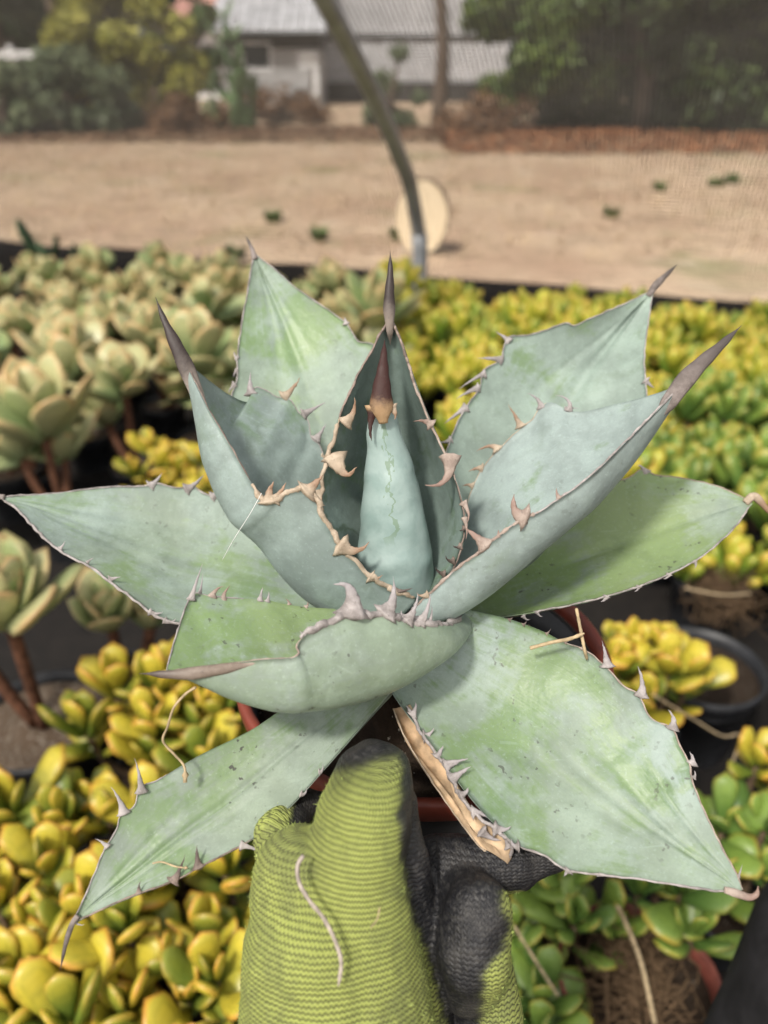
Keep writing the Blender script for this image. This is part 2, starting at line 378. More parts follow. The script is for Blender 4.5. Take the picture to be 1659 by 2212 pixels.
def margin(lf, pts, r, mat, seed=0, u0=0.0, u1=1.0):
    r *= .68; n = len(pts); pts = pts[int(u0 * n):max(int(u1 * n), 2)]; n = len(pts)
    pts = catmull(pts, n * 2); n = len(pts)
    pts = [p + Vector((mnoise.noise(p * 260), mnoise.noise(p * 260 + Vector((3, 0, 0))), mnoise.noise(p * 260 + Vector((0, 3, 0))))) * r * .8 for p in pts]
    rad = [r * (.70 + .65 * abs(mnoise.noise(Vector((i * .23, seed, 0)))) + .5 * max(0, mnoise.noise(Vector((i * .61, seed, 4))))) * (1 if 2 < i < n - 3 else .5) for i in range(n)]
    v, f = tube(pts, rad, 7); ms = mesh('margin', loc(v), f, mat); vattr(ms, 'luv', [(0.1, k[1], 0) for k in tube_attr(n, 7)])
    return link('margin', ms, lf)
def tooth(lf, edge, base, ctrl, tip, w, mat, dz=0.0, name='tooth', flare=1.0, z=None):
    """a curved, flattened tooth: base on the margin, w = half width in measured units"""
    if z is None:
        best = min(edge, key=lambda p: (proj(p)[0] - base[0]) ** 2 + (proj(p)[1] - base[1]) ** 2); z = proj(best)[2]
    a, b, c = P(*base, z), P(*ctrl, z + dz * .5), P(*tip, z + dz); n = 14; path = []; rad = []; r0 = w / F * z
    for i in range(n):
        t = i / (n - 1); path.append(a * (1 - t) ** 2 + b * (2 * t * (1 - t)) + c * t * t)
        rad.append(r0 * max(.025, (1 - t) ** .9 * (.62 + flare * .75 * math.exp(-t * 7))))
    back = (path[0] - path[2]).normalized(); path = [a + back * r0 * .30, a + back * r0 * .18] + path; rad = [r0 * .40, r0 * .85] + rad; n += 2
    view = (a - Vector((0, 0, CAM_Z))).normalized()
    v, f = tube(path, rad, 8, .46, view)
    v = [p + Vector((mnoise.noise(p * 900), mnoise.noise(p * 900 + Vector((7, 0, 0))), mnoise.noise(p * 900 + Vector((0, 9, 0))))) * r0 * .14 for p in v]
    ms = mesh(name, loc(v), f, mat); vattr(ms, 'luv', tube_attr(n, 8)); return link(name, ms, lf)
def spine(lf, pts, widths, mat, name='terminal_spine', flat=.6):
    n = 40; path = catmull([P(*q) for q in pts], n); k = len(widths); rad = []
    for i in range(n):
        t = i / (n - 1) * (k - 1); a = min(int(t), k - 2); s = t - a; s = s * s * (3 - 2 * s); rad.append((widths[a] * (1 - s) + widths[a + 1] * s) / F * pts[0][2])
    v, f = tube(path, rad, 12, flat, (path[0] - Vector((0, 0, CAM_Z))).normalized()); ms = mesh(name, loc(v), f, mat); vattr(ms, 'luv', tube_attr(n, 12)); return link(name, ms, lf)
def fringe(lf, edge, spots, mat, size=5):          # a row of small teeth along an edge
    for (x, y, dx, dy) in spots: tooth(lf, edge, (x, y), (x + dx * .6, y + dy * .4), (x + dx, y + dy), size, mat)

# 1 upright leaf behind, beside the dark-tipped bud
m1 = leaf_mat('agave_blade_a', 1, .62, (0.239, 0.303, 0.249), (0.15, 0.226, 0.105), .25, .30)
lf, l, r = make_leaf([(690, 1230, .358), (600, 1120, .368), (535, 960, .385), (500, 872, .395), (512, 820, .400), (513, 770, .404), (522, 700, .41), (533, 640, .414), (548, 548, .42)],
    [(790, 1230, .37), (745, 1080, .385), (700, 940, .398), (655, 810, .41), (610, 690, .417), (575, 610, .420), (549, 549, .4205)],
    [(860, 1180, .36), (865, 1000, .372), (845, 860, .388), (812, 752, .400), (775, 738, .404), (758, 712, .406), (738, 690, .408), (690, 657, .412), (640, 622, .415), (595, 583, .418), (550, 548, .42)], m1, seed=1, creases=[(.0, .0, .1, .99, .0016, .10), (.35, .2, .3, .9, .0006, .12), (-.45, -.2, .4, .95, .0006, .10)])
lf['label'] = 'upright leaf behind the dark-tipped centre with pale margins'
margin(lf, l, .0007, M['horn_grey'], 1, .35); margin(lf, r, .0006, M['horn_grey'], 2, .4)
spine(lf, [(551, 560, .4195), (545, 540, .42), (537, 522, .421), (530, 508, .422)], [7, 5, 3, .4], M['spine_grey'])
for b, c, t, w in (((513, 775), (505, 770), (506, 756), 6), ((508, 830), (497, 838), (494, 850), 7), ((748, 700), (745, 690), (743, 683), 7), ((512, 800), (505, 806), (505, 815), 5)): tooth(lf, l + r, b, c, t, w, M['horn_grey'])

# 2 level leaf reaching out over the potted rosettes
m2 = leaf_mat('agave_blade_b', 2, .80, (0.237, 0.299, 0.263), (0.15, 0.223, 0.112), .45, .22)
lf, l, r = make_leaf([(760, 1180, .368), (640, 1130, .38), (560, 1110, .385), (505, 1092, .387), (480, 1078, .387), (440, 1065, .387), (415, 1050, .387), (380, 1054, .386), (340, 1044, .385), (310, 1050, .384), (235, 1052, .382), (150, 1062, .376), (60, 1070, .368), (0, 1073, .362)],
    [(760, 1290, .358), (640, 1255, .366), (520, 1225, .371), (400, 1195, .373), (280, 1160, .372), (160, 1120, .368), (70, 1088, .364), (0, 1074, .362)],
    [(760, 1350, .335), (640, 1380, .334), (500, 1372, .333), (420, 1350, .334), (372, 1345, .335), (330, 1327, .336), (290, 1296, .337), (235, 1256, .340), (190, 1222, .343), (130, 1190, .347), (80, 1146, .352), (35, 1098, .358), (0, 1075, .362)], m2, seed=2, wav=.0014, creases=[(.1, .0, .2, .97, .0008, .10), (.45, .2, .3, .9, .0008, .10), (-.45, -.3, .45, .95, .0008, .09)])
lf['label'] = 'broad level leaf stretched over the potted rosettes'
margin(lf, l, .0008, M['horn_grey'], 3, .3); margin(lf, r, .0011, M['horn_grey'], 4, .3)
spine(lf, [(10, 1074, .3625), (-25, 1070, .364), (-60, 1058, .366), (-90, 1045, .368)], [6, 6, 4, .4], M['spine_grey'])
for b, c, t, w in (((325, 1050), (340, 1040), (350, 1022), 11), ((402, 1058), (422, 1048), (440, 1026), 13), ((458, 1074), (478, 1064), (494, 1046), 11), ((505, 1096), (520, 1090), (530, 1084), 8),
    ((355, 1340), (372, 1350), (380, 1335), 7), ((322, 1322), (345, 1330), (352, 1320), 7), ((237, 1252), (248, 1248), (262, 1246), 8), ((188, 1215), (196, 1208), (203, 1205), 4), ((130, 1185), (137, 1178), (141, 1168), 5)): tooth(lf, l + r, b, c, t, w, M['horn_grey'])

# 3 folded upright leaf with the long dark spine
m3 = leaf_mat('agave_blade_c', 3, .85, (0.217, 0.275, 0.256), (0.114, 0.177, 0.101), .15, 0, .35)
lf, l, r = make_leaf([(905, 1292, .325), (850, 1276, .321), (800, 1243, .317), (740, 1183, .313), (700, 1120, .311), (682, 1075, .310), (655, 1055, .309), (615, 1068, .309), (582, 1088, .309), (560, 1068, .310), (530, 1020, .311), (495, 958, .313), (455, 890, .316), (425, 830, .320), (402, 784, .3255)],
    [(800, 1340, .335), (735, 1312, .337), (670, 1275, .336), (622, 1228, .335), (570, 1160, .333), (520, 1098, .331), (482, 1040, .330), (455, 975, .328), (440, 915, .327), (425, 860, .3265), (400, 786, .326)],
    [(780, 1200, .360), (725, 1090, .368), (703, 1000, .369), (690, 962, .369), (672, 945, .369), (665, 908, .369), (645, 890, .368), (625, 862, .367), (600, 858, .367), (572, 842, .366), (550, 838, .365), (538, 868, .362), (500, 855, .352), (460, 828, .342), (425, 800, .332), (404, 784, .3262)], m3, tmax=.0036, seed=3, wav=.0006)
lf['label'] = 'folded upright leaf ending in a long dark brown spine'
margin(lf, l, .0021, M['horn_tan'], 5, .02, .62); margin(lf, l, .0006, M['horn_dark'], 6, .62); margin(lf, r, .0005, M['horn_grey'], 7, .1, .7)
spine(lf, [(448, 908, .3245), (432, 868, .324), (405, 800, .324), (375, 735, .326), (352, 685, .328), (336, 642, .33)], [6, 15, 18, 14, 7, .5], M['spine_brown'], flat=.45)
for b, c, t, w, mm in (((543, 852), (538, 830), (541, 803), 13, 'horn_grey'), ((612, 858), (632, 845), (648, 815), 13, 'horn_tan'), ((655, 895), (675, 885), (704, 868), 11, 'horn_grey'), ((682, 950), (694, 935), (705, 915), 11, 'horn_grey'), ((694, 985), (705, 990), (712, 984), 7, 'horn_tan'),
    ((582, 1085), (578, 1060), (592, 1040), 20, 'horn_tan'), ((592, 1080), (606, 1066), (618, 1042), 14, 'horn_tan'), ((662, 1062), (678, 1050), (698, 1026), 24, 'horn_tan'), ((735, 1178), (770, 1205), (799, 1170), 22, 'horn_tan'), ((800, 1246), (812, 1256), (826, 1242), 13, 'horn_tan'), ((757, 1160), (752, 1152), (753, 1146), 5, 'horn_tan'), ((640, 1062), (642, 1055), (641, 1048), 6, 'horn_tan'), ((850, 1276), (870, 1280), (892, 1270), 9, 'horn_dark')):
    tooth(lf, l + r, b, c, t, w, M[mm])

# 4 hood leaf closed round the bud
m4 = leaf_mat('agave_blade_d', 4, .9, (0.188, 0.248, 0.224), (0.099, 0.169, 0.08), .1, 0, .6)
lf, l, r = make_leaf([(800, 1285, .332), (735, 1215, .332), (695, 1110, .330), (697, 1030, .3275), (705, 1000, .327), (722, 935, .326), (745, 872, .326), (775, 808, .327), (800, 762, .328), (822, 722, .3295), (839, 692, .331)],
    [(870, 1240, .362), (870, 1150, .366), (868, 1050, .365), (862, 950, .361), (855, 860, .352), (848, 770, .341), (843, 694, .333)],
    [(925, 1285, .332), (980, 1228, .331), (1003, 1150, .329), (998, 1085, .328), (970, 1000, .327), (935, 925, .327), (910, 870, .327), (890, 812, .328), (874, 760, .329), (860, 722, .330), (848, 694, .331)], m4, tmax=.004, seed=4, wav=.0004)
lf['label'] = 'hood-shaped leaf wrapped round the central bud with a needle-like dark spine'
margin(lf, l, .0009, M['horn_dark'], 8, .62); margin(lf, l, .0017, M['horn_tan'], 9, .2, .64); margin(lf, r, .0010, M['horn_pink'], 10, .42); margin(lf, r, .0007, M['horn_dark'], 11, .0, .44); margin(lf, r, .0010, M['horn_dark'], 31, .74)
spine(lf, [(843, 745, .337), (842, 712, .3305), (841, 682, .3285), (841, 640, .329), (843, 595, .330), (843, 542, .331)], [1, 8, 13, 10, 6, .4], M['spine_brown'], flat=.8)
for b, c, t, w, mm in (((745, 915), (772, 890), (766, 858), 15, 'horn_tan'), ((722, 985), (745, 1050), (770, 1008), 23, 'horn_tan'), ((690, 1060), (690, 1092), (702, 1092), 9, 'horn_tan'), ((932, 918), (918, 905), (893, 910), 12, 'horn_pink'), ((972, 985), (978, 1058), (918, 1048), 19, 'horn_pink'), ((1000, 1085), (1020, 1110), (1008, 1132), 8, 'horn_pink'),
    ((1004, 1140), (998, 1148), (992, 1146), 6, 'horn_dark'), ((996, 1180), (985, 1186), (978, 1178), 7, 'horn_dark'), ((980, 1212), (966, 1214), (962, 1200), 8, 'horn_dark'), ((960, 1240), (945, 1238), (940, 1225), 8, 'horn_dark'), ((1003, 1118), (1012, 1150), (1006, 1166), 6, 'horn_pink')):
    tooth(lf, l + r, b, c, t, w, M[mm], dz=-.004)

# 5 central bud: tightly rolled young leaves
def bud():
    cl = [(853, 1300, .345), (853, 1270, .343), (852, 1200, .339), (848, 1100, .335), (839, 1000, .331), (828, 930, .328), (824, 885, .3265), (826, 810, .3255), (829, 755, .325)]
    wd = [78, 84, 83, 68, 51, 36, 27, 13, 2]
    n = 60; path = catmull([P(*q) for q in cl], n); k = len(wd); rad = []
    zs = np.interp(np.linspace(0, 1, n), np.linspace(0, 1, k), [c[2] for c in cl])
    # widths follow arc length like the path does
    P3 = [P(*q) for q in cl]; cum = [0]
    for i in range(1, k): cum.append(cum[-1] + (P3[i] - P3[i - 1]).length)
    cum = np.array(cum) / cum[-1]; rad = [np.interp(i / (n - 1), cum, wd) / F * zs[i] for i in range(n)]
    v, f = tube(path, rad, 40, .85, (P(840, 1100, .33) - Vector((0, 0, CAM_Z))).normalized())
    v = [p + (p - path[i // 40]).normalized() * (.0008 * mnoise.noise(p * 60) + .0006 * mnoise.noise(p * 130)) for i, p in enumerate(v)]
    t = NT('bud_blade'); o = t.obj(); a = t.sep(t.attr('luv'))
    c = t.mix(t.ramp(t.noise(o, 60, 5, .6, .5), .35, .65), (.195, .275, .255), (.265, .345, .325))
    # pressed print of teeth: a wandering line with hooked blotches
    w = t.math('SUBTRACT', a[1], t.math('ADD', .50, t.math('MULTIPLY', t.math('SUBTRACT', t.noise(t.comb(t.math('MULTIPLY', a[0], 11), 0, 3), 1, 4), .5), .22)))
    wid = t.ramp(t.noise(t.comb(t.math('MULTIPLY', a[0], 15), t.math('MULTIPLY', a[1], 20), 1), 1, 3), .50, .66, .004, .045)
    ln = t.math('MULTIPLY', t.math('LESS_THAN', t.math('ABSOLUTE', w), wid), t.ramp(a[0], .25, .33))
    c = t.mix(t.math('MULTIPLY', ln, .6), c, (.11, .18, .09))
    hk = t.n('ShaderNodeTexWave', wave_type='RINGS'); t.put(hk.inputs['Vector'], o); hk.inputs['Scale'].default_value = 26; hk.inputs['Distortion'].default_value = 7; hk.inputs['Detail'].default_value = 1.5; hk.inputs['Detail Scale'].default_value = 1.2
    h = t.math('MULTIPLY', hk.outputs[1], t.ramp(a[0], .45, .2, 0, 1)); t.bump(t.math('ADD', h, t.noise(o, 90, 3)), .5, .0014)
    mt = t.done(c, .45, .45); ms = mesh('bud', loc(v), f, mt); vattr(ms, 'luv', tube_attr(n, 40)); b = link('bud', ms, AG)
    b['label'] = 'rolled blue-green central bud with a glossy red-brown spine'
    sp_ = spine(b, [(828, 914, .3195), (826, 895, .3182), (824, 868, .3175), (825, 830, .318), (828, 785, .320), (831, 735, .324)], [10, 26, 20, 13, 7.5, 1], M['spine_bud'], flat=.55)
    tooth(b, path, (806, 880), (796, 928), (803, 953), 14, M['spine_bud'], z=.3185); tooth(b, path, (846, 880), (858, 895), (852, 906), 12, M['horn_tan'], z=.3185)
bud()

# 6 upright leaf behind on the jade side
m6 = leaf_mat('agave_blade_e', 6, .95, (0.231, 0.296, 0.255), (0.143, 0.213, 0.111), .15, .0)
lf, l, r = make_leaf([(960, 1230, .355), (945, 1100, .368), (958, 1000, .378), (985, 920, .388), (1012, 872, .392), (1035, 840, .394), (1045, 800, .396), (1080, 778, .398), (1090, 745, .399), (1102, 726, .400), (1135, 725, .401), (1175, 714, .402), (1225, 697, .403), (1240, 703, .403), (1280, 686, .404), (1340, 660, .405), (1408, 628, .406)],
    [(1040, 1250, .362), (1080, 1130, .376), (1130, 1010, .388), (1195, 900, .398), (1265, 800, .404), (1335, 715, .407), (1409, 630, .4065)],
    [(1180, 1180, .352), (1290, 1050, .362), (1360, 940, .374), (1395, 870, .382), (1395, 830, .386), (1392, 780, .391), (1396, 730, .396), (1404, 675, .402), (1410, 630, .406)], m6, seed=6, wav=.0014, creases=[(.1, .0, .2, .99, .0022, .12), (-.4, -.25, .5, .9, .0008, .08)])
lf['label'] = 'upright leaf behind with pale curled tip above the jade plants'
margin(lf, l, .0006, M['horn_grey'], 12, .2); margin(lf, r, .0006, M['horn_grey'], 13, .3)
spine(lf, [(1400, 640, .4055), (1415, 618, .406), (1438, 595, .408), (1464, 570, .411)], [6, 8, 5, .5], M['spine_grey'])
for b, c, t, w in (((1100, 738), (1088, 726), (1070, 716), 9), ((1085, 778), (1060, 772), (1030, 774), 10), ((1048, 808), (1030, 812), (990, 842), 9), ((1035, 838), (1010, 845), (985, 862), 9), ((1008, 880), (985, 895), (958, 916), 10), ((975, 950), (960, 958), (945, 955), 8), ((1394, 822), (1402, 832), (1414, 838), 9)): tooth(lf, l + r, b, c, t, w, M['horn_grey'])

# 7 folded leaf with the grey spine over the jade plants
m7 = leaf_mat('agave_blade_f', 7, 1.0, (0.259, 0.319, 0.303), (0.128, 0.192, 0.102), .2, 0, .15)
lf, l, r = make_leaf([(890, 1318, .316), (940, 1272, .312), (1000, 1218, .308), (1048, 1182, .305), (1100, 1140, .303), (1130, 1120, .3025), (1165, 1106, .302), (1205, 1078, .302), (1245, 1052, .302), (1295, 1010, .303), (1350, 955, .306), (1410, 895, .310), (1452, 852, .315), (1478, 824, .3185)],
    [(900, 1350, .325), (955, 1330, .327), (1020, 1286, .327), (1090, 1224, .326), (1160, 1158, .326), (1240, 1090, .326), (1310, 1028, .326), (1375, 962, .325), (1425, 902, .323), (1458, 860, .321), (1480, 828, .3192)],
    [(960, 1250, .358), (995, 1160, .367), (1012, 1080, .372), (1040, 1015, .372), (1085, 962, .370), (1125, 925, .370), (1150, 905, .369), (1165, 882, .368), (1187, 868, .366), (1212, 878, .364), (1225, 886, .362), (1260, 889, .358), (1330, 873, .348), (1400, 855, .335), (1450, 838, .3235), (1479, 824, .319)], m7, tmax=.0026, seed=7, wav=.0006)
lf['label'] = 'folded pale blue leaf with grey spine pointing over the jade plants'
margin(lf, l, .0008, M['horn_grey'], 14, .05); margin(lf, l, .0013, M['horn_pink'], 15, .02, .45); margin(lf, r, .0005, M['horn_tan'], 16, .1, .6)
spine(lf, [(1412, 912, .3155), (1440, 876, .3155), (1478, 824, .317), (1515, 785, .319), (1555, 748, .320), (1602, 703, .322)], [5, 18, 20, 15, 9, .5], M['spine_grey'], flat=.45)
for b, c, t, w, mm in (((1125, 922), (1118, 905), (1098, 875), 11, 'horn_tan'), ((1170, 882), (1165, 856), (1138, 850), 9, 'horn_grey'), ((1228, 888), (1240, 858), (1198, 853), 8, 'horn_grey'), ((1222, 884), (1230, 880), (1250, 882), 6, 'horn_grey'), ((1075, 972), (1065, 955), (1028, 975), 12, 'horn_tan'), ((1042, 1012), (1030, 1010), (1012, 1018), 10, 'horn_tan'), ((1022, 1050), (1010, 1045), (998, 1050), 8, 'horn_tan'),
    ((1135, 1118), (1100, 1110), (1112, 1066), 24, 'horn_pink'), ((1050, 1180), (1030, 1160), (1004, 1140), 20, 'horn_pink'), ((1208, 1076), (1201, 1068), (1202, 1054), 8, 'horn_pink'), ((965, 1248), (950, 1250), (944, 1236), 13, 'horn_pink'), ((1078, 1160), (1076, 1150), (1077, 1144), 6, 'horn_pink'), ((925, 1285), (905, 1292), (900, 1280), 8, 'horn_tan')): tooth(lf, l + r, b, c, t, w, M[mm])

# 8 green leaf reaching over the black pot
m8 = leaf_mat('agave_blade_g', 8, .18, (0.235, 0.295, 0.241), (0.152, 0.222, 0.088), .75, .5)
lf, l, r = make_leaf([(1040, 1200, .368), (1180, 1110, .378), (1290, 1050, .385), (1350, 1035, .387), (1378, 1018, .388), (1395, 1012, .388), (1415, 1026, .387), (1470, 1032, .384), (1550, 1050, .378), (1600, 1072, .373), (1624, 1086, .370)],
    [(1000, 1300, .358), (1120, 1255, .365), (1250, 1210, .369), (1370, 1165, .371), (1480, 1125, .371), (1570, 1098, .3705), (1625, 1088, .370)],
    [(1000, 1345, .342), (1080, 1332, .342), (1150, 1322, .342), (1240, 1305, .342), (1310, 1288, .342), (1370, 1270, .343), (1440, 1243, .345), (1500, 1212, .350), (1550, 1175, .355), (1590, 1135, .362), (1623, 1090, .370)], m8, seed=8, wav=.0012, creases=[(.0, .0, .3, .97, .0010, .10)])
lf['label'] = 'yellow-green freckled leaf reaching over the empty-looking black pot'
margin(lf, l, .0006, M['horn_pink'], 17, .4); margin(lf, r, .0007, M['horn_grey'], 18, .2)
spine(lf, [(1610, 1086, .3695), (1628, 1072, .370), (1648, 1090, .371), (1672, 1120, .372)], [8, 9, 6, .5], M['horn_tan'])
for b, c, t, w in (((1395, 1022), (1388, 1008), (1378, 1004), 10), ((1445, 1240), (1440, 1252), (1432, 1250), 6), ((1500, 1212), (1506, 1222), (1500, 1228), 6), ((1310, 1288), (1306, 1298), (1298, 1300), 7), ((1380, 1266), (1378, 1276), (1370, 1278), 6), ((1160, 1322), (1164, 1332), (1172, 1332), 5), ((1130, 1330), (1136, 1342), (1146, 1338), 5)): tooth(lf, l + r, b, c, t, w, M['horn_grey'])

# 9 big flat leaf hanging towards the viewer, above the terracotta pot
m9 = leaf_mat('agave_blade_h', 9, .62, (0.225, 0.283, 0.256), (0.117, 0.187, 0.085), .7, .25)
lf, l, r = make_leaf([(985, 1312, .335), (1090, 1335, .33), (1170, 1363, .326), (1215, 1386, .323), (1260, 1402, .321), (1300, 1432, .317), (1345, 1480, .313), (1378, 1500, .31), (1398, 1540, .307), (1415, 1558, .306), (1452, 1573, .302), (1466, 1605, .30), (1490, 1650, .296), (1496, 1690, .292), (1530, 1770, .287), (1560, 1830, .282), (1592, 1890, .277), (1604, 1922, .274)],
    [(900, 1390, .334), (1030, 1485, .326), (1160, 1580, .316), (1270, 1680, .303), (1380, 1770, .292), (1480, 1840, .283), (1560, 1895, .277), (1596, 1926, .2745)],
    [(828, 1460, .320), (850, 1500, .316), (882, 1545, .312), (930, 1605, .305), (985, 1682, .298), (1040, 1750, .292), (1085, 1795, .288), (1118, 1826, .285), (1180, 1850, .282), (1225, 1880, .279), (1310, 1890, .277), (1400, 1902, .276), (1500, 1918, .274), (1560, 1926, .274), (1588, 1930, .274)], m9, seed=9, wav=.0020, creases=[(.0, .0, .45, .99, .0012, .05), (-.32, -.12, .55, .9, .0012, .07), (-.62, -.5, .62, .95, .0009, .05), (.3, .15, .3, .8, .0008, .10)])
lf['label'] = 'large flat blue-green leaf hanging above the terracotta pot'
margin(lf, l, .0006, M['horn_pink'], 19, .3); margin(lf, r, .0007, M['horn_grey'], 20, .5)
spine(lf, [(1565, 1922, .2735), (1592, 1930, .2735), (1618, 1938, .2735), (1634, 1932, .2735), (1638, 1914, .273)], [7, 9, 8, 6, 1], M['horn_pink'])
for b, c, t, w in (((1312, 1440), (1310, 1415), (1300, 1385), 13), ((1385, 1505), (1392, 1470), (1378, 1440), 13), ((1452, 1575), (1462, 1550), (1442, 1532), 12), ((1494, 1650), (1500, 1638), (1490, 1624), 11), ((1498, 1680), (1504, 1674), (1500, 1664), 6), ((1120, 1828), (1108, 1830), (1104, 1812), 11), ((1228, 1880), (1222, 1886), (1218, 1894), 10), ((1298, 1888), (1292, 1894), (1288, 1892), 5), ((1595, 1895), (1600, 1880), (1604, 1866), 3.5)): tooth(lf, l + r, b, c, t, w, M['horn_grey'])
fringe(lf, l, [(1100, 1340, 8, -8), (1130, 1350, 8, -8), (1180, 1370, 10, -12), (1220, 1388, 12, -10), (1255, 1402, 10, -14)], M['horn_dark'], 5)

# 10 front folded leaf, level, with pale hooked teeth
m10 = leaf_mat('agave_blade_i', 10, .25, (0.236, 0.292, 0.251), (0.153, 0.226, 0.095), .7, .3)
lf, l, r = make_leaf([(1005, 1322, .338), (985, 1342, .325), (955, 1350, .305), (925, 1346, .298), (880, 1342, .293), (835, 1328, .288), (790, 1328, .285), (745, 1328, .281), (700, 1350, .278), (660, 1372, .275), (640, 1396, .273), (640, 1418, .272), (560, 1425, .272), (470, 1437, .272), (400, 1445, .272), (362, 1449, .273)],
    [(1008, 1330, .342), (990, 1362, .33), (955, 1395, .313), (900, 1436, .303), (830, 1474, .296), (750, 1498, .290), (665, 1508, .285), (580, 1504, .281), (500, 1492, .2785), (440, 1474, .2765), (395, 1460, .275), (361, 1451, .274)],
    [(985, 1300, .345), (920, 1308, .336), (800, 1314, .328), (700, 1314, .323), (620, 1306, .318), (570, 1295, .314), (500, 1292, .310), (450, 1286, .306), (420, 1282, .304), (402, 1308, .299), (387, 1350, .291), (374, 1395, .284), (363, 1432, .277), (360, 1449, .2742)], m10, tmax=.0035, seed=10, wav=.0005)
lf['label'] = 'level folded front leaf with pale hooked teeth and short brown spine'
margin(lf, l, .0026, M['horn_grey'], 21, .05, .66); margin(lf, l, .0007, M['horn_pink'], 22, .64); margin(lf, r, .0006, M['horn_grey'], 23, .62)
spine(lf, [(600, 1424, .2722), (510, 1440, .2716), (420, 1454, .2712), (370, 1457, .2715), (335, 1456, .272), (300, 1455, .2725)], [1, 6, 12, 14, 9, .6], M['spine_front'])
for b, c, t, w in (((758, 1330), (774, 1252), (722, 1262), 29), ((832, 1326), (856, 1300), (850, 1246), 25), ((878, 1340), (897, 1325), (903, 1282), 17), ((905, 1344), (926, 1325), (930, 1282), 15), ((925, 1346), (936, 1330), (932, 1306), 7), ((660, 1372), (652, 1370), (648, 1362), 7), ((700, 1352), (694, 1345), (690, 1338), 7), ((868, 1334), (866, 1326), (867, 1318), 6)): tooth(lf, l + r, b, c, t, w, M['horn_grey'])
for b, c, t, w, mm in (((413, 1296), (422, 1262), (438, 1216), 8, 'horn_grey'), ((430, 1286), (436, 1268), (438, 1238), 6, 'horn_grey'), ((458, 1290), (464, 1270), (484, 1266), 9, 'horn_pink'), ((482, 1296), (484, 1276), (498, 1264), 8, 'horn_pink'), ((561, 1298), (564, 1284), (567, 1268), 8, 'horn_grey'), ((577, 1300), (582, 1288), (581, 1278), 6, 'horn_grey'), ((625, 1306), (624, 1298), (616, 1292), 5, 'horn_pink'), ((660, 1312), (668, 1306), (664, 1300), 5, 'horn_pink')): tooth(lf, l + r, b, c, t, w, M[mm])

# 11 long drooping leaf over the yellow jade
m11 = leaf_mat('agave_blade_j', 11, .60, (0.24, 0.292, 0.241), (0.138, 0.205, 0.1), .95, .2)
lf, l, r = make_leaf([(720, 1495, .328), (620, 1528, .322), (540, 1578, .314), (430, 1632, .305), (345, 1682, .298), (303, 1702, .294), (290, 1742, .291), (262, 1758, .289), (250, 1795, .287), (224, 1838, .283), (205, 1885, .28), (182, 1940, .277), (160, 1986, .275)],
    [(810, 1480, .327), (700, 1560, .318), (600, 1640, .309), (490, 1730, .299), (380, 1810, .290), (280, 1890, .2825), (210, 1945, .278), (162, 1988, .2753)],
    [(858, 1478, .318), (800, 1545, .311), (740, 1615, .304), (690, 1672, .298), (640, 1728, .293), (580, 1785, .288), (530, 1822, .285), (480, 1848, .283), (425, 1876, .281), (370, 1905, .279), (300, 1930, .277), (240, 1955, .276), (164, 1990, .275)], m11, seed=11, wav=.0012, creases=[(.0, .0, .1, .98, .0014, .07), (.3, .2, .4, .95, .0007, .07), (-.4, -.3, .3, .9, .0006, .08)])
lf['label'] = 'long freckled leaf drooping over the yellow jade plants'
margin(lf, l, .0005, M['horn_grey'], 24, .55); margin(lf, r, .0006, M['horn_dark'], 25, .55)
spine(lf, [(168, 1978, .2745), (156, 1996, .274), (143, 2035, .273), (130, 2096, .272)], [6, 6, 4, .5], M['spine_grey'])
for b, c, t, w, mm in (((306, 1712), (303, 1675), (291, 1638), 11, 'horn_grey'), ((268, 1758), (262, 1728), (240, 1700), 12, 'horn_grey'), ((232, 1830), (224, 1818), (205, 1812), 8, 'horn_grey'), ((430, 1874), (424, 1855), (426, 1826), 13, 'horn_dark'), ((374, 1904), (385, 1890), (400, 1846), 13, 'horn_dark'), ((300, 1930), (298, 1918), (304, 1902), 8, 'horn_dark'), ((520, 1826), (548, 1830), (580, 1848), 9, 'horn_grey'), ((578, 1782), (596, 1778), (608, 1756), 8, 'horn_grey'), ((650, 1715), (660, 1720), (664, 1700), 7, 'horn_grey'), ((690, 1668), (698, 1668), (698, 1652), 7, 'horn_grey'), ((160, 1990), (172, 2002), (184, 1996), 4, 'horn_grey')): tooth(lf, l + r, b, c, t, w, M[mm])

# 12 dead leaf beside the big hanging leaf
lf, l, r = make_leaf([(850, 1530, .318), (862, 1565, .316), (885, 1612, .312), (920, 1668, .307), (962, 1730, .302), (1005, 1790, .297), (1040, 1832, .294), (1085, 1862, .291), (1098, 1866, .2905)],
    [(866, 1528, .3195), (888, 1570, .3175), (915, 1615, .313), (950, 1665, .308), (985, 1722, .303), (1020, 1775, .298), (1058, 1822, .294), (1088, 1850, .2915), (1100, 1862, .2905)],
    [(880, 1525, .313), (905, 1575, .309), (940, 1625, .304), (975, 1680, .298), (1000, 1725, .293), (1035, 1765, .290), (1075, 1795, .288), (1102, 1822, .288), (1104, 1855, .2895)], M['dead'], tmax=.0012, tedge=.0008, seed=12, wav=.004, creases=[(-.3, .1, .05, .95, .0022, .18), (.4, .3, .1, .9, -.0018, .15), (-.7, -.4, .2, .8, -.0014, .12)])
lf['label'] = 'shrivelled tan dead leaf with curled grey margin'
margin(lf, r, .0013, M['horn_grey'], 27, .0); margin(lf, l, .0006, M['horn_tan'], 28, .0)
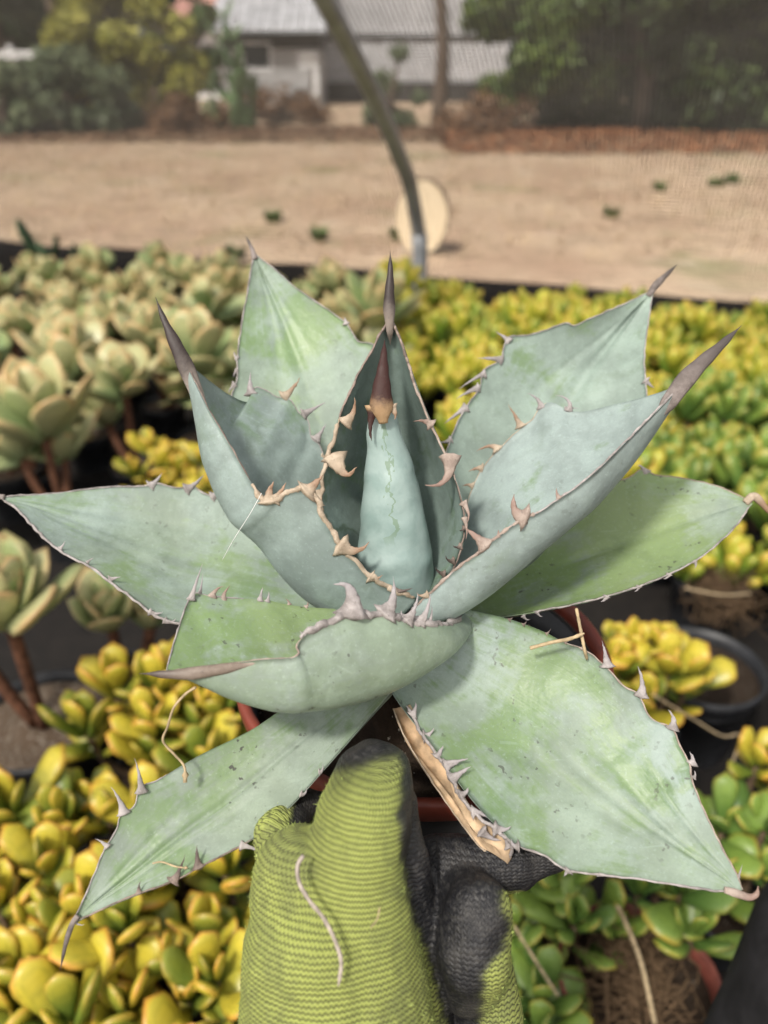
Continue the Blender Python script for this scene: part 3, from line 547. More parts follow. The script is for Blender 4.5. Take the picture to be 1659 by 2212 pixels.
for b, c, t, w in (((890, 1545), (900, 1530), (898, 1515), 10), ((915, 1590), (930, 1590), (938, 1572), 12), ((945, 1635), (950, 1625), (958, 1610), 12), ((962, 1655), (985, 1645), (1012, 1638), 14), ((975, 1685), (995, 1668), (1018, 1656), 15), ((995, 1718), (1010, 1712), (1012, 1700), 11), ((1020, 1755), (1040, 1752), (1052, 1768), 12), ((1068, 1790), (1090, 1795), (1104, 1785), 14), ((1100, 1830), (1092, 1815), (1088, 1796), 10), ((1040, 1795), (1060, 1815), (1085, 1815), 12)): tooth(lf, l + r, b, c, t, w, M['horn_grey'])

# stubby leaf bases and stem under the rosette
pth = catmull([P(862, 1275, .352), P(872, 1340, .352), P(905, 1500, .356), P(930, 1620, .357)], 16); v, f = tube(pth, [.010, .022, .026, .026, .025, .025, .024, .024, .024, .024, .024, .024, .024, .024, .024, .024], 20)
link('stem', mesh('stem', loc(v), f, M['soil']), AG)

# its red pot: rim through the two strips that show below the leaves and the upright one beside the jade
PH = CAM_Z - .268; k_ = .268 / .24
PC = Vector((.0111 * k_, .2819 * k_, PH)); PR = .0954 * k_ - .008; PC += Vector((.008, 0, 0))
pot = empty('agave_pot', PC - Vector((0, 0, .125)))
prof = [(PR * .70, 0), (PR * .72, 0), (PR * .955, .1145), (PR * .93, .1145), (PR * .90, .098), (PR * .70, .004), (.001, .004)]
v, f = lathe([(PR * .957, .1150), (PR * .99, .1152), (PR * 1.0, .1165), (PR * 1.003, .125), (PR * .985, .1268), (PR * .955, .1262), (PR * .945, .118), (PR * .957, .1150)], 64); link('rim', mesh('agave_pot_rim', v, f, M['pot_red']), pot)
v, f = lathe(prof, 64); link('wall', mesh('agave_pot_wall', v, f, M['pot_black']), pot)  # wall coloured black all the way down below the red rim
v, f = lathe([(PR * .898, .098)] + [(PR * .88 * (1 - i / 7), .099 + .004 * math.sin(i * 2.1)) for i in range(7)] + [(.0005, .102)], 48); link('soil', mesh('agave_pot_soil', v, f, M['soil']), pot)
tag(pot, 'plastic pot with dark wall and red rim holding the agave, gripped by the gloved hand', 'pot')

# ------------------------------------------------------------------ the gloved hand
def capsule(v, f, a, b, ra, rb, seg=20, rings=7):
    d = (b - a); L = d.length; t = d / L if L > 1e-9 else Vector((0, 0, 1)); ref = Vector((1, 0, 0)) if abs(t.x) < .8 else Vector((0, 1, 0))
    p = (ref - t * ref.dot(t)).normalized(); q = t.cross(p); k0 = len(v); rr = []
    for i in range(rings): w = math.pi / 2 * (1 - i / (rings - 1)); rr.append((a - t * ra * math.sin(w), max(ra * math.cos(w), 1e-5)))
    for i in range(rings): w = math.pi / 2 * i / (rings - 1); rr.append((b + t * rb * math.sin(w), max(rb * math.cos(w), 1e-5)))
    for c, r in rr:
        for s in range(seg): w = 2 * math.pi * s / seg; v.append(c + p * r * math.cos(w) + q * r * math.sin(w))
    for i in range(len(rr) - 1):
        for s in range(seg): f.append((k0 + i * seg + s, k0 + i * seg + (s + 1) % seg, k0 + (i + 1) * seg + (s + 1) % seg, k0 + (i + 1) * seg + s))
    f.append(tuple(k0 + s for s in range(seg - 1, -1, -1))); f.append(tuple(k0 + (len(rr) - 1) * seg + s for s in range(seg)))
def hand():
    v, f = [], []
    def c(a, b, ra, rb): capsule(v, f, P(*a), P(*b), ra / F * a[2], rb / F * b[2])
    # forearm, back of the hand and the ball of the thumb
    c((745, 2700, .275), (725, 2330, .270), 215, 225); c((725, 2330, .270), (700, 2060, .268), 225, 178); c((700, 2060, .268), (650, 1900, .272), 178, 112); c((760, 2250, .266), (775, 2000, .266), 190, 125)
    c((640, 1930, .274), (700, 1980, .270), 105, 140)
    # thumb: metacarpal, proximal and end joint laid over the rim
    c((765, 2020, .266), (770, 1850, .268), 128, 104); c((770, 1850, .268), (785, 1765, .272), 106, 103); c((785, 1765, .272), (805, 1685, .284), 104, 88); c((805, 1685, .284), (818, 1668, .292), 88, 62)
    # coated palm side
    c((850, 2350, .285), (870, 2050, .285), 150, 85); c((870, 2050, .285), (862, 1850, .283), 85, 62); c((862, 1850, .283), (850, 1740, .286), 60, 52)
    # first finger round the outside of the pot, half under the long leaf
    c((640, 1900, .280), (605, 1810, .290), 82, 58); c((605, 1810, .290), (650, 1745, .306), 58, 48); c((650, 1745, .306), (730, 1775, .318), 48, 46)
    # the other fingers: knuckle bends and curled ends on the far side
    c((905, 2040, .292), (960, 1885, .303), 85, 80); c((960, 1885, .303), (1110, 1862, .300), 80, 62); c((1110, 1862, .300), (1190, 1848, .298), 56, 38)
    c((1030, 1975, .278), (1025, 2060, .274), 80, 84); c((1025, 2060, .274), (1020, 2130, .281), 84, 64); c((1030, 1975, .278), (1010, 1940, .288), 78, 66)
    c((1040, 2110, .288), (1060, 2200, .286), 70, 72); c((1060, 2200, .286), (1010, 2330, .288), 72, 82); c((1010, 2330, .288), (900, 2300, .290), 90, 110)
    m = bpy.data.meshes.new('tmp'); m.from_pydata([tuple(p) for p in v], [], f); o = bpy.data.objects.new('tmp', m); COL.objects.link(o)
    md = o.modifiers.new('r', 'REMESH'); md.mode = 'VOXEL'; md.voxel_size = .0013; md.use_smooth_shade = True
    md = o.modifiers.new('s', 'SMOOTH'); md.factor = .5; md.iterations = 7
    dg = bpy.context.evaluated_depsgraph_get(); me = bpy.data.meshes.new_from_object(o.evaluated_get(dg)); bpy.data.objects.remove(o); bpy.data.meshes.remove(m)
    n = len(me.vertices); co = np.empty(n * 3, np.float32); me.vertices.foreach_get('co', co); co = co.reshape(-1, 3)
    nr = np.empty(n * 3, np.float32); me.vertices.foreach_get('normal', nr); nr = nr.reshape(-1, 3)
    org = P(730, 2330, .27); ax = (P(735, 1900, .268) - org).normalized(); ux = RT - ax * RT.dot(ax); ux.normalize(); wx = ax.cross(ux)
    q = co.astype(np.float64) - np.array(org); vv = q @ np.array(ax); uu = q @ np.array(ux); ww = q @ np.array(wx)
    side = nr @ np.array(ux)
    # edge of the rubber dip, measured on the hand itself (metres along and across it)
    def hc(x, y, z): p = P(x, y, z) - org; return p.dot(ax), p.dot(ux)
    bl = sorted([hc(*p) for p in ((1010, 2330, .262), (960, 2212, .258), (930, 2100, .256), (885, 1960, .256), (868, 1850, .256), (862, 1760, .262), (870, 1700, .275), (862, 1650, .285), (850, 1600, .29))])
    be = np.interp(vv, [b[0] for b in bl], [b[1] for b in bl])
    dep = (co.astype(np.float64) - np.array((0, 0, CAM_Z))) @ np.array(FW); sxy = np.stack([CX + F * ((co - np.array((0, 0, CAM_Z))) @ np.array(RT)) / dep, CY - F * ((co - np.array((0, 0, CAM_Z))) @ np.array(UP)) / dep], 1)
    def bound(tab): tab = sorted(tab); return np.interp(sxy[:, 1], [b[0] for b in tab], [b[1] for b in tab])
    e1 = bound([(1600, 858), (1650, 866), (1700, 866), (1760, 858), (1850, 866), (1960, 885), (2100, 930), (2212, 960), (2330, 1010)]); e2 = bound([(1918, 1400), (1928, 1080), (1960, 1088), (2010, 1106), (2050, 1096), (2075, 1066), (2110, 1052), (2220, 1042), (2400, 1080)])
    coat = 1 / (1 + np.exp(-(sxy[:, 0] - e1 - 3 * np.sin(vv * 900)) / 3.0)); coat *= 1 - 1 / (1 + np.exp(-(sxy[:, 0] - e2 - 4 * np.sin(vv * 700)) / 4.0))
    ff = (uu < hc(690, 1800, .28)[1]) & (vv > hc(650, 1850, .28)[0]); gap = np.clip((uu - hc(625, 1790, .29)[1]) / .0015, 0, 1); coat = np.maximum(coat, 1 / (1 + np.exp((sxy[:, 1] - 1652 + .25 * (sxy[:, 0] - 790)) / 5.0))); coat = np.where(ff & (dep > .284), np.maximum(coat, gap), coat)
    me.attributes.new('coat', 'FLOAT', 'POINT').data.foreach_set('value', coat.astype(np.float32))
    ang = np.arctan2(uu, -ww if wx.dot(FW) > 0 else ww); kn = np.stack([np.where(uu > .036, uu, ang * .038), vv + .35 * uu * np.clip((vv - .06) / .1, 0, 1), np.zeros(n)], 1)
    vattr(me, 'knit', kn)
    # wrinkles pressed into the glove
    for i in range(n):
        p = Vector(co[i]); w = .0011 * mnoise.noise(p * 45) + .0006 * mnoise.noise(p * 95) + .0009 * coat[i] * mnoise.noise(p * 120); co[i] += nr[i] * w
    me.vertices.foreach_set('co', co.ravel()); me.update()
    me.polygons.foreach_set('use_smooth', [True] * len(me.polygons))
    t = NT('knit_glove'); k = t.sep(t.attr('knit')); ob = t.obj()
    cu, rv = .0022, .00175
    x = t.math('DIVIDE', k[0], cu); y = t.math('DIVIDE', k[1], rv)
    wob = t.noise(ob, 260, 2); x = t.math('ADD', x, t.math('MULTIPLY', t.math('SUBTRACT', wob, .5), .55)); y = t.math('ADD', y, t.math('MULTIPLY', t.math('SUBTRACT', t.noise(ob, 180, 2), .5), .6))
    fx = t.math('ABSOLUTE', t.math('SUBTRACT', t.math('FRACT', x), .5))
    yy = t.math('FRACT', t.math('ADD', y, t.math('MULTIPLY', fx, .8)))
    yarn = t.math('MULTIPLY', t.math('SINE', t.math('MULTIPLY', yy, math.pi)), t.ramp(fx, .0, .12, .55, 1.0))
    yarn = t.math('MULTIPLY', yarn, t.ramp(fx, .5, .40, .6, 1))
    dirt = t.ramp(t.math('ADD', t.math('MULTIPLY', t.noise(ob, 28, 5, .6), .75), t.math('MULTIPLY', t.noise(ob, 220, 3), .25)), .42, .64)
    worn = t.ramp(k[1], .085, .16)
    thread = t.mix(t.noise(ob, 900, 3), (.27, .315, .07), (.43, .475, .14)); thread = t.mix(t.math('MULTIPLY', dirt, .7), thread, (.15, .17, .065)); thread = t.mix(t.math('MULTIPLY', worn, .75), thread, (.17, .20, .085))
    hole = t.ramp(yarn, .12, .60); hole = t.math('ADD', hole, t.math('MULTIPLY', t.math('ADD', worn, t.math('MULTIPLY', dirt, .5)), .35), clamp=True)
    gcol = t.mix(t.math('MAXIMUM', hole, t.ramp(k[1], .02, .10, 0, .45)), (.05, .05, .028), thread)
    ca = t.n('ShaderNodeAttribute', attribute_name='coat').outputs['Fac']
    rub = t.mix(t.ramp(t.noise(ob, 420, 4, .7), .45, .72), (.012, .012, .014), (.05, .048, .046))
    rub = t.mix(t.math('MULTIPLY', t.ramp(t.noise(ob, 45, 4), .5, .7), .5), rub, (.06, .056, .052))
    col = t.mix(ca, gcol, rub)
    hgt = t.math('MULTIPLY', yarn, t.ramp(ca, 0, 1, 1.0, .35)); hgt = t.math('ADD', hgt, t.math('MULTIPLY', t.noise(ob, 1500, 2), .35)); t.bump(hgt, .8, .0009)
    mt = t.done(col, t.ramp(ca, 0, 1, .95, .5), .35); me.materials.clear(); me.materials.append(mt)
    pick = np.nonzero(coat < .3)[0]; pick = rng.choice(pick, 9000); hv = []; hf = []          # yarn fuzz
    for i in pick:
        p = co[i].astype(float); nn = nr[i].astype(float); d = nn * .6 + rng.normal(size=3) * .55; d /= np.linalg.norm(d); ln_ = rng.uniform(.0004, .0015); sd = np.cross(d, rng.normal(size=3)); sd *= .00007 / np.linalg.norm(sd); k = len(hv)
        hv += [Vector(p - sd), Vector(p + sd), Vector(p + d * ln_ * .6 + nn * .0002 + sd * .7), Vector(p + d * ln_ + rng.normal(size=3) * .0004), Vector(p + d * ln_ * .6 + nn * .0002 - sd * .7)]; hf.append((k, k + 1, k + 2, k + 3, k + 4))
    me.name = 'gloved_hand'; me.transform(Matrix.Translation(-org)); ob_ = link('gloved_hand', me); ob_.location = org
    fz = link('yarn_fuzz', mesh('yarn_fuzz', [p - org for p in hv], hf, plain('yarn_fuzz', (.33, .40, .12), .3, 200, .9, .1), False), ob_); fz['kind'] = 'stuff'
    tag(ob_, 'hand in a lime knit glove with black rubber palm gripping the agave pot', 'gloved hand')
hand()

# ------------------------------------------------------------------ small dry bits lying on things
def strand(name, pts, r, label, cat='straw', mat=None, bead=None):
    path = catmull([P(*q) for q in pts], 40); o = path[0].copy()
    rad = [r * (1 + .25 * mnoise.noise(Vector((i * .4, len(pts), r * 1e4)))) * (1 if i < 38 else .5) for i in range(40)]
    if bead: rad = [q * (2.8 if i > 36 else 1) for i, q in enumerate(rad)]
    v, f = tube([p - o for p in path], rad, 6); ob = link(name, mesh(name, v, f, mat or M['straw'])); ob.location = o; return tag(ob, label, cat)
strand('dry_stem', [(655, 1848, .2515), (643, 1870, .2495), (646, 1905, .2465), (668, 1945, .2435), (700, 1985, .2415), (725, 2035, .240), (737, 2080, .2385), (731, 2130, .237)], .0007, 'pale wavy dry stem stuck on the back of the lime glove', 'straw', plain('grey_straw', (.34, .29, .25), .3, 300, .8, .2))
strand('dry_stem', [(422, 1485, .275), (400, 1500, .28), (375, 1530, .284), (362, 1570, .288), (352, 1600, .290), (375, 1628, .293), (398, 1655, .293), (400, 1690, .2925)], .0005, 'thin straw fibre crossing the long freckled drooping leaf', bead=True)
strand('dry_stem', [(330, 1865, .2795), (350, 1862, .279), (380, 1872, .2785), (405, 1875, .278)], .0003, 'tiny seed straw lying on the tip half of the freckled leaf', bead=True)
strand('dry_stem', [(1145, 1400, .316), (1190, 1388, .314), (1230, 1380, .3135), (1262, 1368, .314)], .0008, 'bent yellow straw lying across the big hanging leaf edge')
strand('dry_stem', [(1245, 1315, .322), (1252, 1350, .3175), (1262, 1400, .314), (1268, 1425, .318)], .0007, 'upright split straw beside the big hanging leaf edge')
strand('dry_stem', [(820, 1960, .2415), (815, 1985, .2405), (800, 2005, .2395)], .0002, 'hair-thin orange fibre on the lime glove')
strand('cobweb', [(565, 1065, .300), (540, 1110, .304), (505, 1165, .312), (480, 1210, .325)], .00011, 'fine cobweb thread between the folded leaf and the level leaf', 'cobweb', plain('web', (.8, .8, .8), .1, 50, .5, .4))
strand('dry_stem', [(1000, 1815, .30), (1005, 1840, .301), (995, 1855, .30), (988, 1872, .299)], .0006, 'small withered sprig hanging below the dead leaf', bead=True)

# ------------------------------------------------------------------ potted succulents
def succ_leaf(name, mat, wprof, tprof, bend, tipz=1.0, rings=8, seg=10, cup=0.0):
    v = [Vector((0, 0, 0))]; a = [(0, 0, 0)]; f = []
    for i in range(1, rings):
        t = i / rings; w = np.interp(t, *wprof); th = np.interp(t, *tprof)
        for k in range(seg):
            g = 2 * math.pi * k / seg; x = w * math.cos(g); y = th * math.sin(g)
            v.append(Vector((x, y + bend * t * t + cup * x * x, t))); a.append((abs(math.cos(g)) ** .5 * (.55 + .45 * t) if t < .93 else 1, t, 0))
    v.append(Vector((0, bend, tipz))); a.append((1, 1, 0))
    for k in range(seg): f.append((0, 1 + (k + 1) % seg, 1 + k))
    for i in range(rings - 2):
        for k in range(seg): f.append((1 + i * seg + k, 1 + i * seg + (k + 1) % seg, 1 + (i + 1) * seg + (k + 1) % seg, 1 + (i + 1) * seg + k))
    e = 1 + (rings - 2) * seg
    for k in range(seg): f.append((e + k, e + (k + 1) % seg, len(v) - 1))
    m = mesh(name, v, f, mat); vattr(m, 'lt', a); return m, np.array([tuple(p) for p in v]), f, np.array(a)
jw = ([0, .12, .35, .6, .8, .92, 1], [.0, .085, .15, .22, .245, .19, .05]); jt = ([0, .12, .5, .8, .92, 1], [.0, .07, .082, .08, .06, .015])
fw = ([0, .12, .5, .8, .93, 1], [.0, .10, .125, .145, .12, .04]); ft = ([0, .12, .5, .8, .93, 1], [.0, .09, .105, .11, .09, .03])
rw = ([0, .1, .35, .62, .82, .94, 1], [.0, .12, .20, .315, .30, .15, .01]); rt = ([0, .1, .5, .82, .94, 1], [.0, .09, .085, .06, .03, .01])
LEAF = {'jade': [succ_leaf('jade_leaf', M['jade'], jw, jt, b, 1.03) for b in (-.06, -.16)], 'jade_green': [succ_leaf('jade_leaf_green', M['jade_green'], jw, jt, b, 1.03) for b in (-.05, .1)],
        'finger_green': [succ_leaf('green_finger_leaf', M['jade_green'], fw, ft, b, 1.03) for b in (-.05, -.12)], 'finger': [succ_leaf('finger_leaf', M['finger'], fw, ft, b, 1.03) for b in (-.05, -.12)], 'sage': [succ_leaf('sage_leaf', M['sage'], rw, rt, b, 1.04, cup=-.25) for b in (-.14, -.22)]}

def frame(d, roll=0.0):
    """matrix whose Z is d and whose -Y (the leaf's inner face) looks back to the shoot axis"""
    d = d.normalized(); up = Vector((0, 0, 1)); x = d.cross(up)
    if x.length < 1e-3: x = Vector((1, 0, 0))
    x.normalize(); y = d.cross(x); m = Matrix((x, y, d)).transposed()
    return m @ Matrix.Rotation(roll, 3, 'Z')
def put_leaves(root, kind, places, single, near_name='leaf'):
    """places: (local position, direction, length, width factor). single: every leaf an object of its own"""
    if single:
        for (p, d, ln, wf) in places:
            ms = random.choice(LEAF[kind])[0]; o = bpy.data.objects.new(near_name, ms); COL.objects.link(o); o.parent = root
            o.matrix_basis = Matrix.Translation(p) @ (frame(d, random.uniform(-.35, .35)) @ Matrix.Diagonal((ln * wf, ln * wf, ln))).to_4x4()
    else:
        V, Fc, A = [], [], []; k = 0
        for (p, d, ln, wf) in places:
            _, lv, lf_, la = random.choice(LEAF[kind]); m = np.array(frame(d, random.uniform(-.35, .35)) @ Matrix.Diagonal((ln * wf, ln * wf, ln)))
            V.append(lv @ m.T + np.array(p)); aa = la.copy(); aa[:, 2] = random.random(); A.append(aa); Fc += [tuple(i + k for i in q) for q in lf_]; k += len(lv)
        ms = mesh('foliage', np.concatenate(V), Fc, LEAF[kind][0][0].materials[0]); vattr(ms, 'lt', np.concatenate(A)); o = link('foliage', ms, root); o['kind'] = 'stuff'
POTS = {}
def add_pot(root, r, h, mat='pot_black', soil='soil'):
    key = (round(r, 3), round(h, 3), mat, soil)
    if key not in POTS:
        v, f = lathe([(r * .74, 0), (r * .94, h * .86), (r * 1.0, h * .865), (r * 1.03, h), (r * .98, h * 1.003), (r * .95, h * .88), (r * .72, .004), (.001, .004)], 40); a = mesh('pot_wall', v, f, M[mat])
        v, f = lathe([(r * .945, h * .86)] + [(r * .9 * (1 - i / 6), h * (.865 + .02 * math.sin(i * 1.7))) for i in range(6)] + [(.0005, h * .88)], 32); POTS[key] = (a, mesh('pot_soil', v, f, M[soil]))
    a, b = POTS[key]; o1 = bpy.data.objects.new('pot', a); o2 = bpy.data.objects.new('soil', b)
    for o in (o1, o2): COL.objects.link(o); o.parent = root
def spiral(axis, n, p, ln, t0, t1, wf, step=2.4, rise=.3, phase=None):
    axis = axis.normalized(); x = axis.orthogonal().normalized(); y = axis.cross(x); out = []; ph = random.random() * 6.28 if phase is None else phase
    for i in range(n):
        u = i / max(1, n - 1); a = ph + i * step; t = t0 + (t1 - t0) * u + random.uniform(-.1, .1)
        d = axis * math.cos(t) + (x * math.cos(a) + y * math.sin(a)) * math.sin(t)
        out.append((p - axis * ln * rise * u + d * ln * .02, d, ln * (.72 + .36 * u) * random.uniform(.72, 1.18), wf * random.uniform(.85, 1.15)))
    return out
def jade(pos, spread, height, tips, ln, kind, single, label, group=None, pot=(.065, .11, 'pot_black'), name='jade_plant', n=9, base_z=0.0, wf=1.0, t1=1.25):
    root = empty(name, Vector((pos[0], pos[1], base_z))); tag(root, label, 'succulent', group); add_pot(root, *pot); z0 = pot[1] * .87
    sv, sf, places = [], [], []
    for i in range(tips):
        a = i * 2.399 + random.random() * .5; rr = spread * math.sqrt((i + .4) / tips); h = z0 + (height - z0) * (1 - .42 * (rr / spread) ** 2) * random.uniform(.82, 1.06)
        tip = Vector((rr * math.cos(a), rr * math.sin(a), h)); b = Vector((pot[0] * .35 * math.cos(a), pot[0] * .35 * math.sin(a), z0)); md = b.lerp(tip, .5) + Vector((rr * .16 * math.cos(a), rr * .16 * math.sin(a), -.01))
        path = catmull([b, md, tip], 8); v, f = tube(path, [.0055 - .0003 * q for q in range(8)], 7); k = len(sv); sv += v; sf += [tuple(q + k for q in g) for g in f]
        ax = (tip - md).normalized() * .7 + Vector((0, 0, .5)); places += spiral(ax, n, tip + ax.normalized() * .004, ln * random.uniform(.85, 1.15), .18, t1, wf)
        if random.random() < .6: places += spiral(ax, 4, path[5], ln * .9, .9, 1.3, wf)
    link('stem', mesh('stem', sv, sf, M['jade_stem']), root); put_leaves(root, kind, places, single); return root
def rosette(pos, heads, single, label, group=None, pot=(.06, .10, 'pot_black', 'soil_grit'), base_z=0.0, n=22, t1=1.45):
    """heads: (dx, dy, z, radius)"""
    root = empty('rosette_plant', Vector((pos[0], pos[1], base_z))); tag(root, label, 'succulent', group); add_pot(root, *pot); places = []; sv, sf = [], []
    for (dx, dy, z, r) in heads:
        tip = Vector((dx, dy, z)); b = Vector((dx * .2, dy * .2, pot[1] * .86)); path = catmull([b, b.lerp(tip, .5) + Vector((dx * .12, dy * .12, 0)), tip], 8); v, f = tube(path, .0085, 8); k = len(sv); sv += v; sf += [tuple(q + k for q in g) for g in f]
        ax = Vector((dx * 1.2 + random.uniform(-.03, .03), dy * 1.2 + random.uniform(-.05, .02), .1 + z * .3)); places += spiral(ax, n, tip + ax.normalized() * .01, r, .12, t1, 1.0, 2.399, .25)
    link('stem', mesh('stem', sv, sf, M['sage_stem']), root); put_leaves(root, 'sage', places, single); return root

# rosettes behind, in rows
LR = 'grey-green rosette succulent with orange leaf edges in the packed bed'
cnt = 0
row = 1.36
while row < 3.25:
    step = .235 + .01 * row; x = -row * .78 - .35
    while x < .35:
        px = x + random.uniform(-.03, .03); py = row + random.uniform(-.04, .04); sx, sy, sz = proj((px, py, .22)); x += step
        lim = 520 if row < 1.75 else (700 if row < 2.2 else 880)
        if sx > lim or sx < -420: continue
        if (Vector((px, py, 0)) - net_at((px + 4.2) / 8.4)).y > -.42: continue
        if 270 < sx < 560 and sy > 900: continue
        lo_ = .06 if row > 2.2 else 0; hd = [(0, 0, random.uniform(.20, .29) - lo_, random.uniform(.11, .155))]
        for q in range(random.choice((1, 2, 2))): a = random.random() * 6.28; hd.append((.075 * math.cos(a), .075 * math.sin(a), random.uniform(.14, .23), random.uniform(.06, .11)))
        rosette((px, py), hd, row < 1.95, LR, 'rosette succulents packed in the bed', n=random.choice((12, 14, 16)), t1=random.uniform(1.15, 1.5)); cnt += 1
    row += .21
# yellow jade in rows behind
LJ = 'yellow-green finger-leaved jade plant in the packed bed before the net'
row = 1.12
while row < 2.95:
    step = .17; x = -.1
    while x < row * .8 + .15:
        px = x + random.uniform(-.03, .03); py = row + random.uniform(-.04, .04); sx, sy, sz = proj((px, py, .22)); x += step
        if sx < (930 if row < 1.9 else 860) or sx > 1800: continue
        if row < 1.3 and sx < 1360: continue
        if (Vector((px, py, 0)) - net_at((px + 4.2) / 8.4)).y > -.40: continue
        gk = 'finger_green' if (row < 1.75 and sx > 1380 and random.random() < .75) else 'finger'
        jade((px, py), .085, random.uniform(.15, .27), 7, .088, gk, row < 1.62, LJ if gk == 'finger' else 'deeper green jade plant among the yellow ones in the packed bed', 'jade plants packed in the bed' if gk == 'finger' else 'greener jade plants in the packed bed', n=7, wf=1.3, t1=.85); cnt += 1
    row += .18
# bright jade between the rosettes, seen past the level leaf
for (sx, sy) in ((415, 1010), (345, 985), (470, 1060)):
    p = G(sx, sy, .22); jade(p, .06, .23, 6, .05, 'jade', True, 'bright yellow jade standing among the rosettes behind the level leaf', 'bright jades among the rosettes', n=8, wf=1.2)
# tall grey-green rosette on a bare stem, its gritty pot, and its neighbour
p = G(95, 1560, .11); h1 = rosette(p, [(.008, -.02, .31, .11), (-.06, .0, .27, .07)], True, 'plump rosette on a bare brown stem in a gritty black pot', pot=(.095, .12, 'pot_black', 'soil_grit'), n=20, t1=1.05)
p = G(265, 1460, .10); rosette(p, [(0, 0, .20, .085), (.05, .02, .18, .06)], True, 'low rosette with orange stalks beside the gritty pot', pot=(.06, .10, 'pot_black', 'soil'), n=14, t1=.95)
p = G(20, 1010, .12); rosette(p, [(0, .02, .25, .07)], True, 'rosette on a thick dark stem behind the level leaf tip', pot=(.07, .12, 'pot_black', 'soil'), n=16)
# yellow jade plants below the long drooping leaf
for i, (sx, sy, z, hgt, sp, tips) in enumerate(((310, 1530, .20, .23, .085, 12), (90, 1800, .20, .22, .075, 10), (450, 1590, .18, .22, .07, 9), (50, 2020, .19, .21, .08, 11), (290, 1790, .19, .20, .075, 9), (230, 2050, .2, .23, .085, 11), (450, 1930, .17, .20, .07, 8), (430, 2190, .15, .19, .07, 8), (110, 2250, .17, .20, .08, 9), (-50, 1870, .19, .21, .06, 7))):
    jade(G(sx, sy, z), sp, hgt, max(5, int(tips * .55)), .070, 'jade', True, 'yellow jade plant with orange leaf tips growing below the drooping agave leaf', 'yellow jades below the drooping leaf', n=7, wf=1.0, t1=1.05, pot=(.055, .09, 'pot_black'))
# jade beside the empty black pot
jade(G(1385, 1520, .15), .06, .26, 8, .055, 'jade', True, 'yellow jade plant crowded against the black pot with bare soil', n=8, wf=1.2, pot=(.055, .11, 'pot_black'))
p = G(1520, 1435, .15); root = empty('black_pot', (p.x, p.y, 0)); tag(root, 'black nursery pot with bare soil and a few dry roots', 'pot'); add_pot(root, .085, .15, 'pot_black', 'soil')
p = G(1800, 1500, .13); root = empty('black_pot', (p.x, p.y, 0)); tag(root, 'matt black pot next to the pot with bare soil', 'pot'); add_pot(root, .07, .135, 'pot_black', 'soil')
jade(G(1665, 1690, .20), .03, .25, 4, .05, 'jade', True, 'young jade shoot with upright orange-tipped leaves', n=7, wf=1.1, pot=(.045, .09, 'pot_black'))
# greener jade and the terracotta-coloured pot below the big hanging leaf
for (sx, sy, z, hg, sp, tips, lb) in ((1180, 1950, .16, .19, .06, 6, 'green jade with yellow leaf edges between the glove and the terracotta pot'), (1440, 1950, .17, .18, .05, 5, 'green jade with yellow leaf edges behind the terracotta pot'), (1600, 1860, .15, .20, .05, 5, 'green jade below the young orange-tipped shoot'), (1130, 2190, .12, .15, .04, 4, 'small green jade beneath the curled glove fingers')):
    jade(G(sx, sy, z), sp, hg, tips, .062, 'jade_green', True, lb, 'green jades round the terracotta pot', n=7, wf=1.0, pot=(.05, .08, 'pot_black'))
p = G(1380, 2110, .15); root = empty('terracotta_pot', (p.x, p.y, 0)); tag(root, 'terracotta-coloured pot of soil and matted dry roots below the hanging leaf', 'pot'); add_pot(root, .075, .15, 'pot_clay', 'soil')
TP = root
# dry roots: one tangle per pot
def tangle(name, c, rad, n, label, zr=.03, th=.0007):
    sv, sf = [], []
    for i in range(n):
        q = [Vector((random.gauss(0, rad * .5), random.gauss(0, rad * .5), random.uniform(0, zr))) for _ in range(4)]; path = catmull(q, 14); v, f = tube(path, th * random.uniform(.5, 1.3), 5); k = len(sv); sv += v; sf += [tuple(x + k for x in g) for g in f]
    o = link(name, mesh(name, sv, sf, M['straw'])); o.location = c; tag(o, label, 'dry roots', kind='stuff')
M['root'] = plain('dry_root', (.13, .085, .05), .4, 200, .9, .1)
tangle('dry_roots', TP.location + Vector((0, 0, .132)), .06, 60, 'matted dry brown roots lying in the terracotta pot'); bpy.data.objects['dry_roots'].data.materials[0] = M['root']
pb = G(1560, 1290, .13); tangle('dry_grass', Vector((pb.x, pb.y, .09)), .07, 45, 'tangle of dry brown grass behind the black pot', .09); bpy.data.objects['dry_grass'].data.materials[0] = M['root']
tangle('root_mat', PC + Vector((.05, .0, -.022)), .03, 30, 'dry curled roots on the soil of the red-rimmed agave pot', .02, .0006)
def wstrand(pts, r, label):
    path = catmull(pts, 30); o = path[0].copy(); v, f = tube([p - o for p in path], r, 6); ob = link('dry_stem', mesh('dry_stem', v, f, M['straw'])); ob.location = o; tag(ob, label, 'straw')
wstrand([G(1415, 2212, .16), G(1385, 2080, .19), G(1350, 1990, .22), G(1335, 1960, .24)], .0022, 'stiff dry stalk standing in the terracotta pot')
wstrand([G(1110, 2000, .20), G(1160, 2080, .2), G(1205, 2150, .2)], .0014, 'dry stalk fallen across the green jade')
wstrand([G(1410, 1500, .24), G(1500, 1555, .2), G(1560, 1590, .17), G(1600, 1590, .15), G(1580, 1660, .13), G(1590, 1720, .1)], .0016, 'long dry runner trailing over the black pot')
wstrand([G(1480, 1270, .24), G(1560, 1285, .23), G(1620, 1282, .22)], .0016, 'pale twisted dry runner behind the freckled leaf')

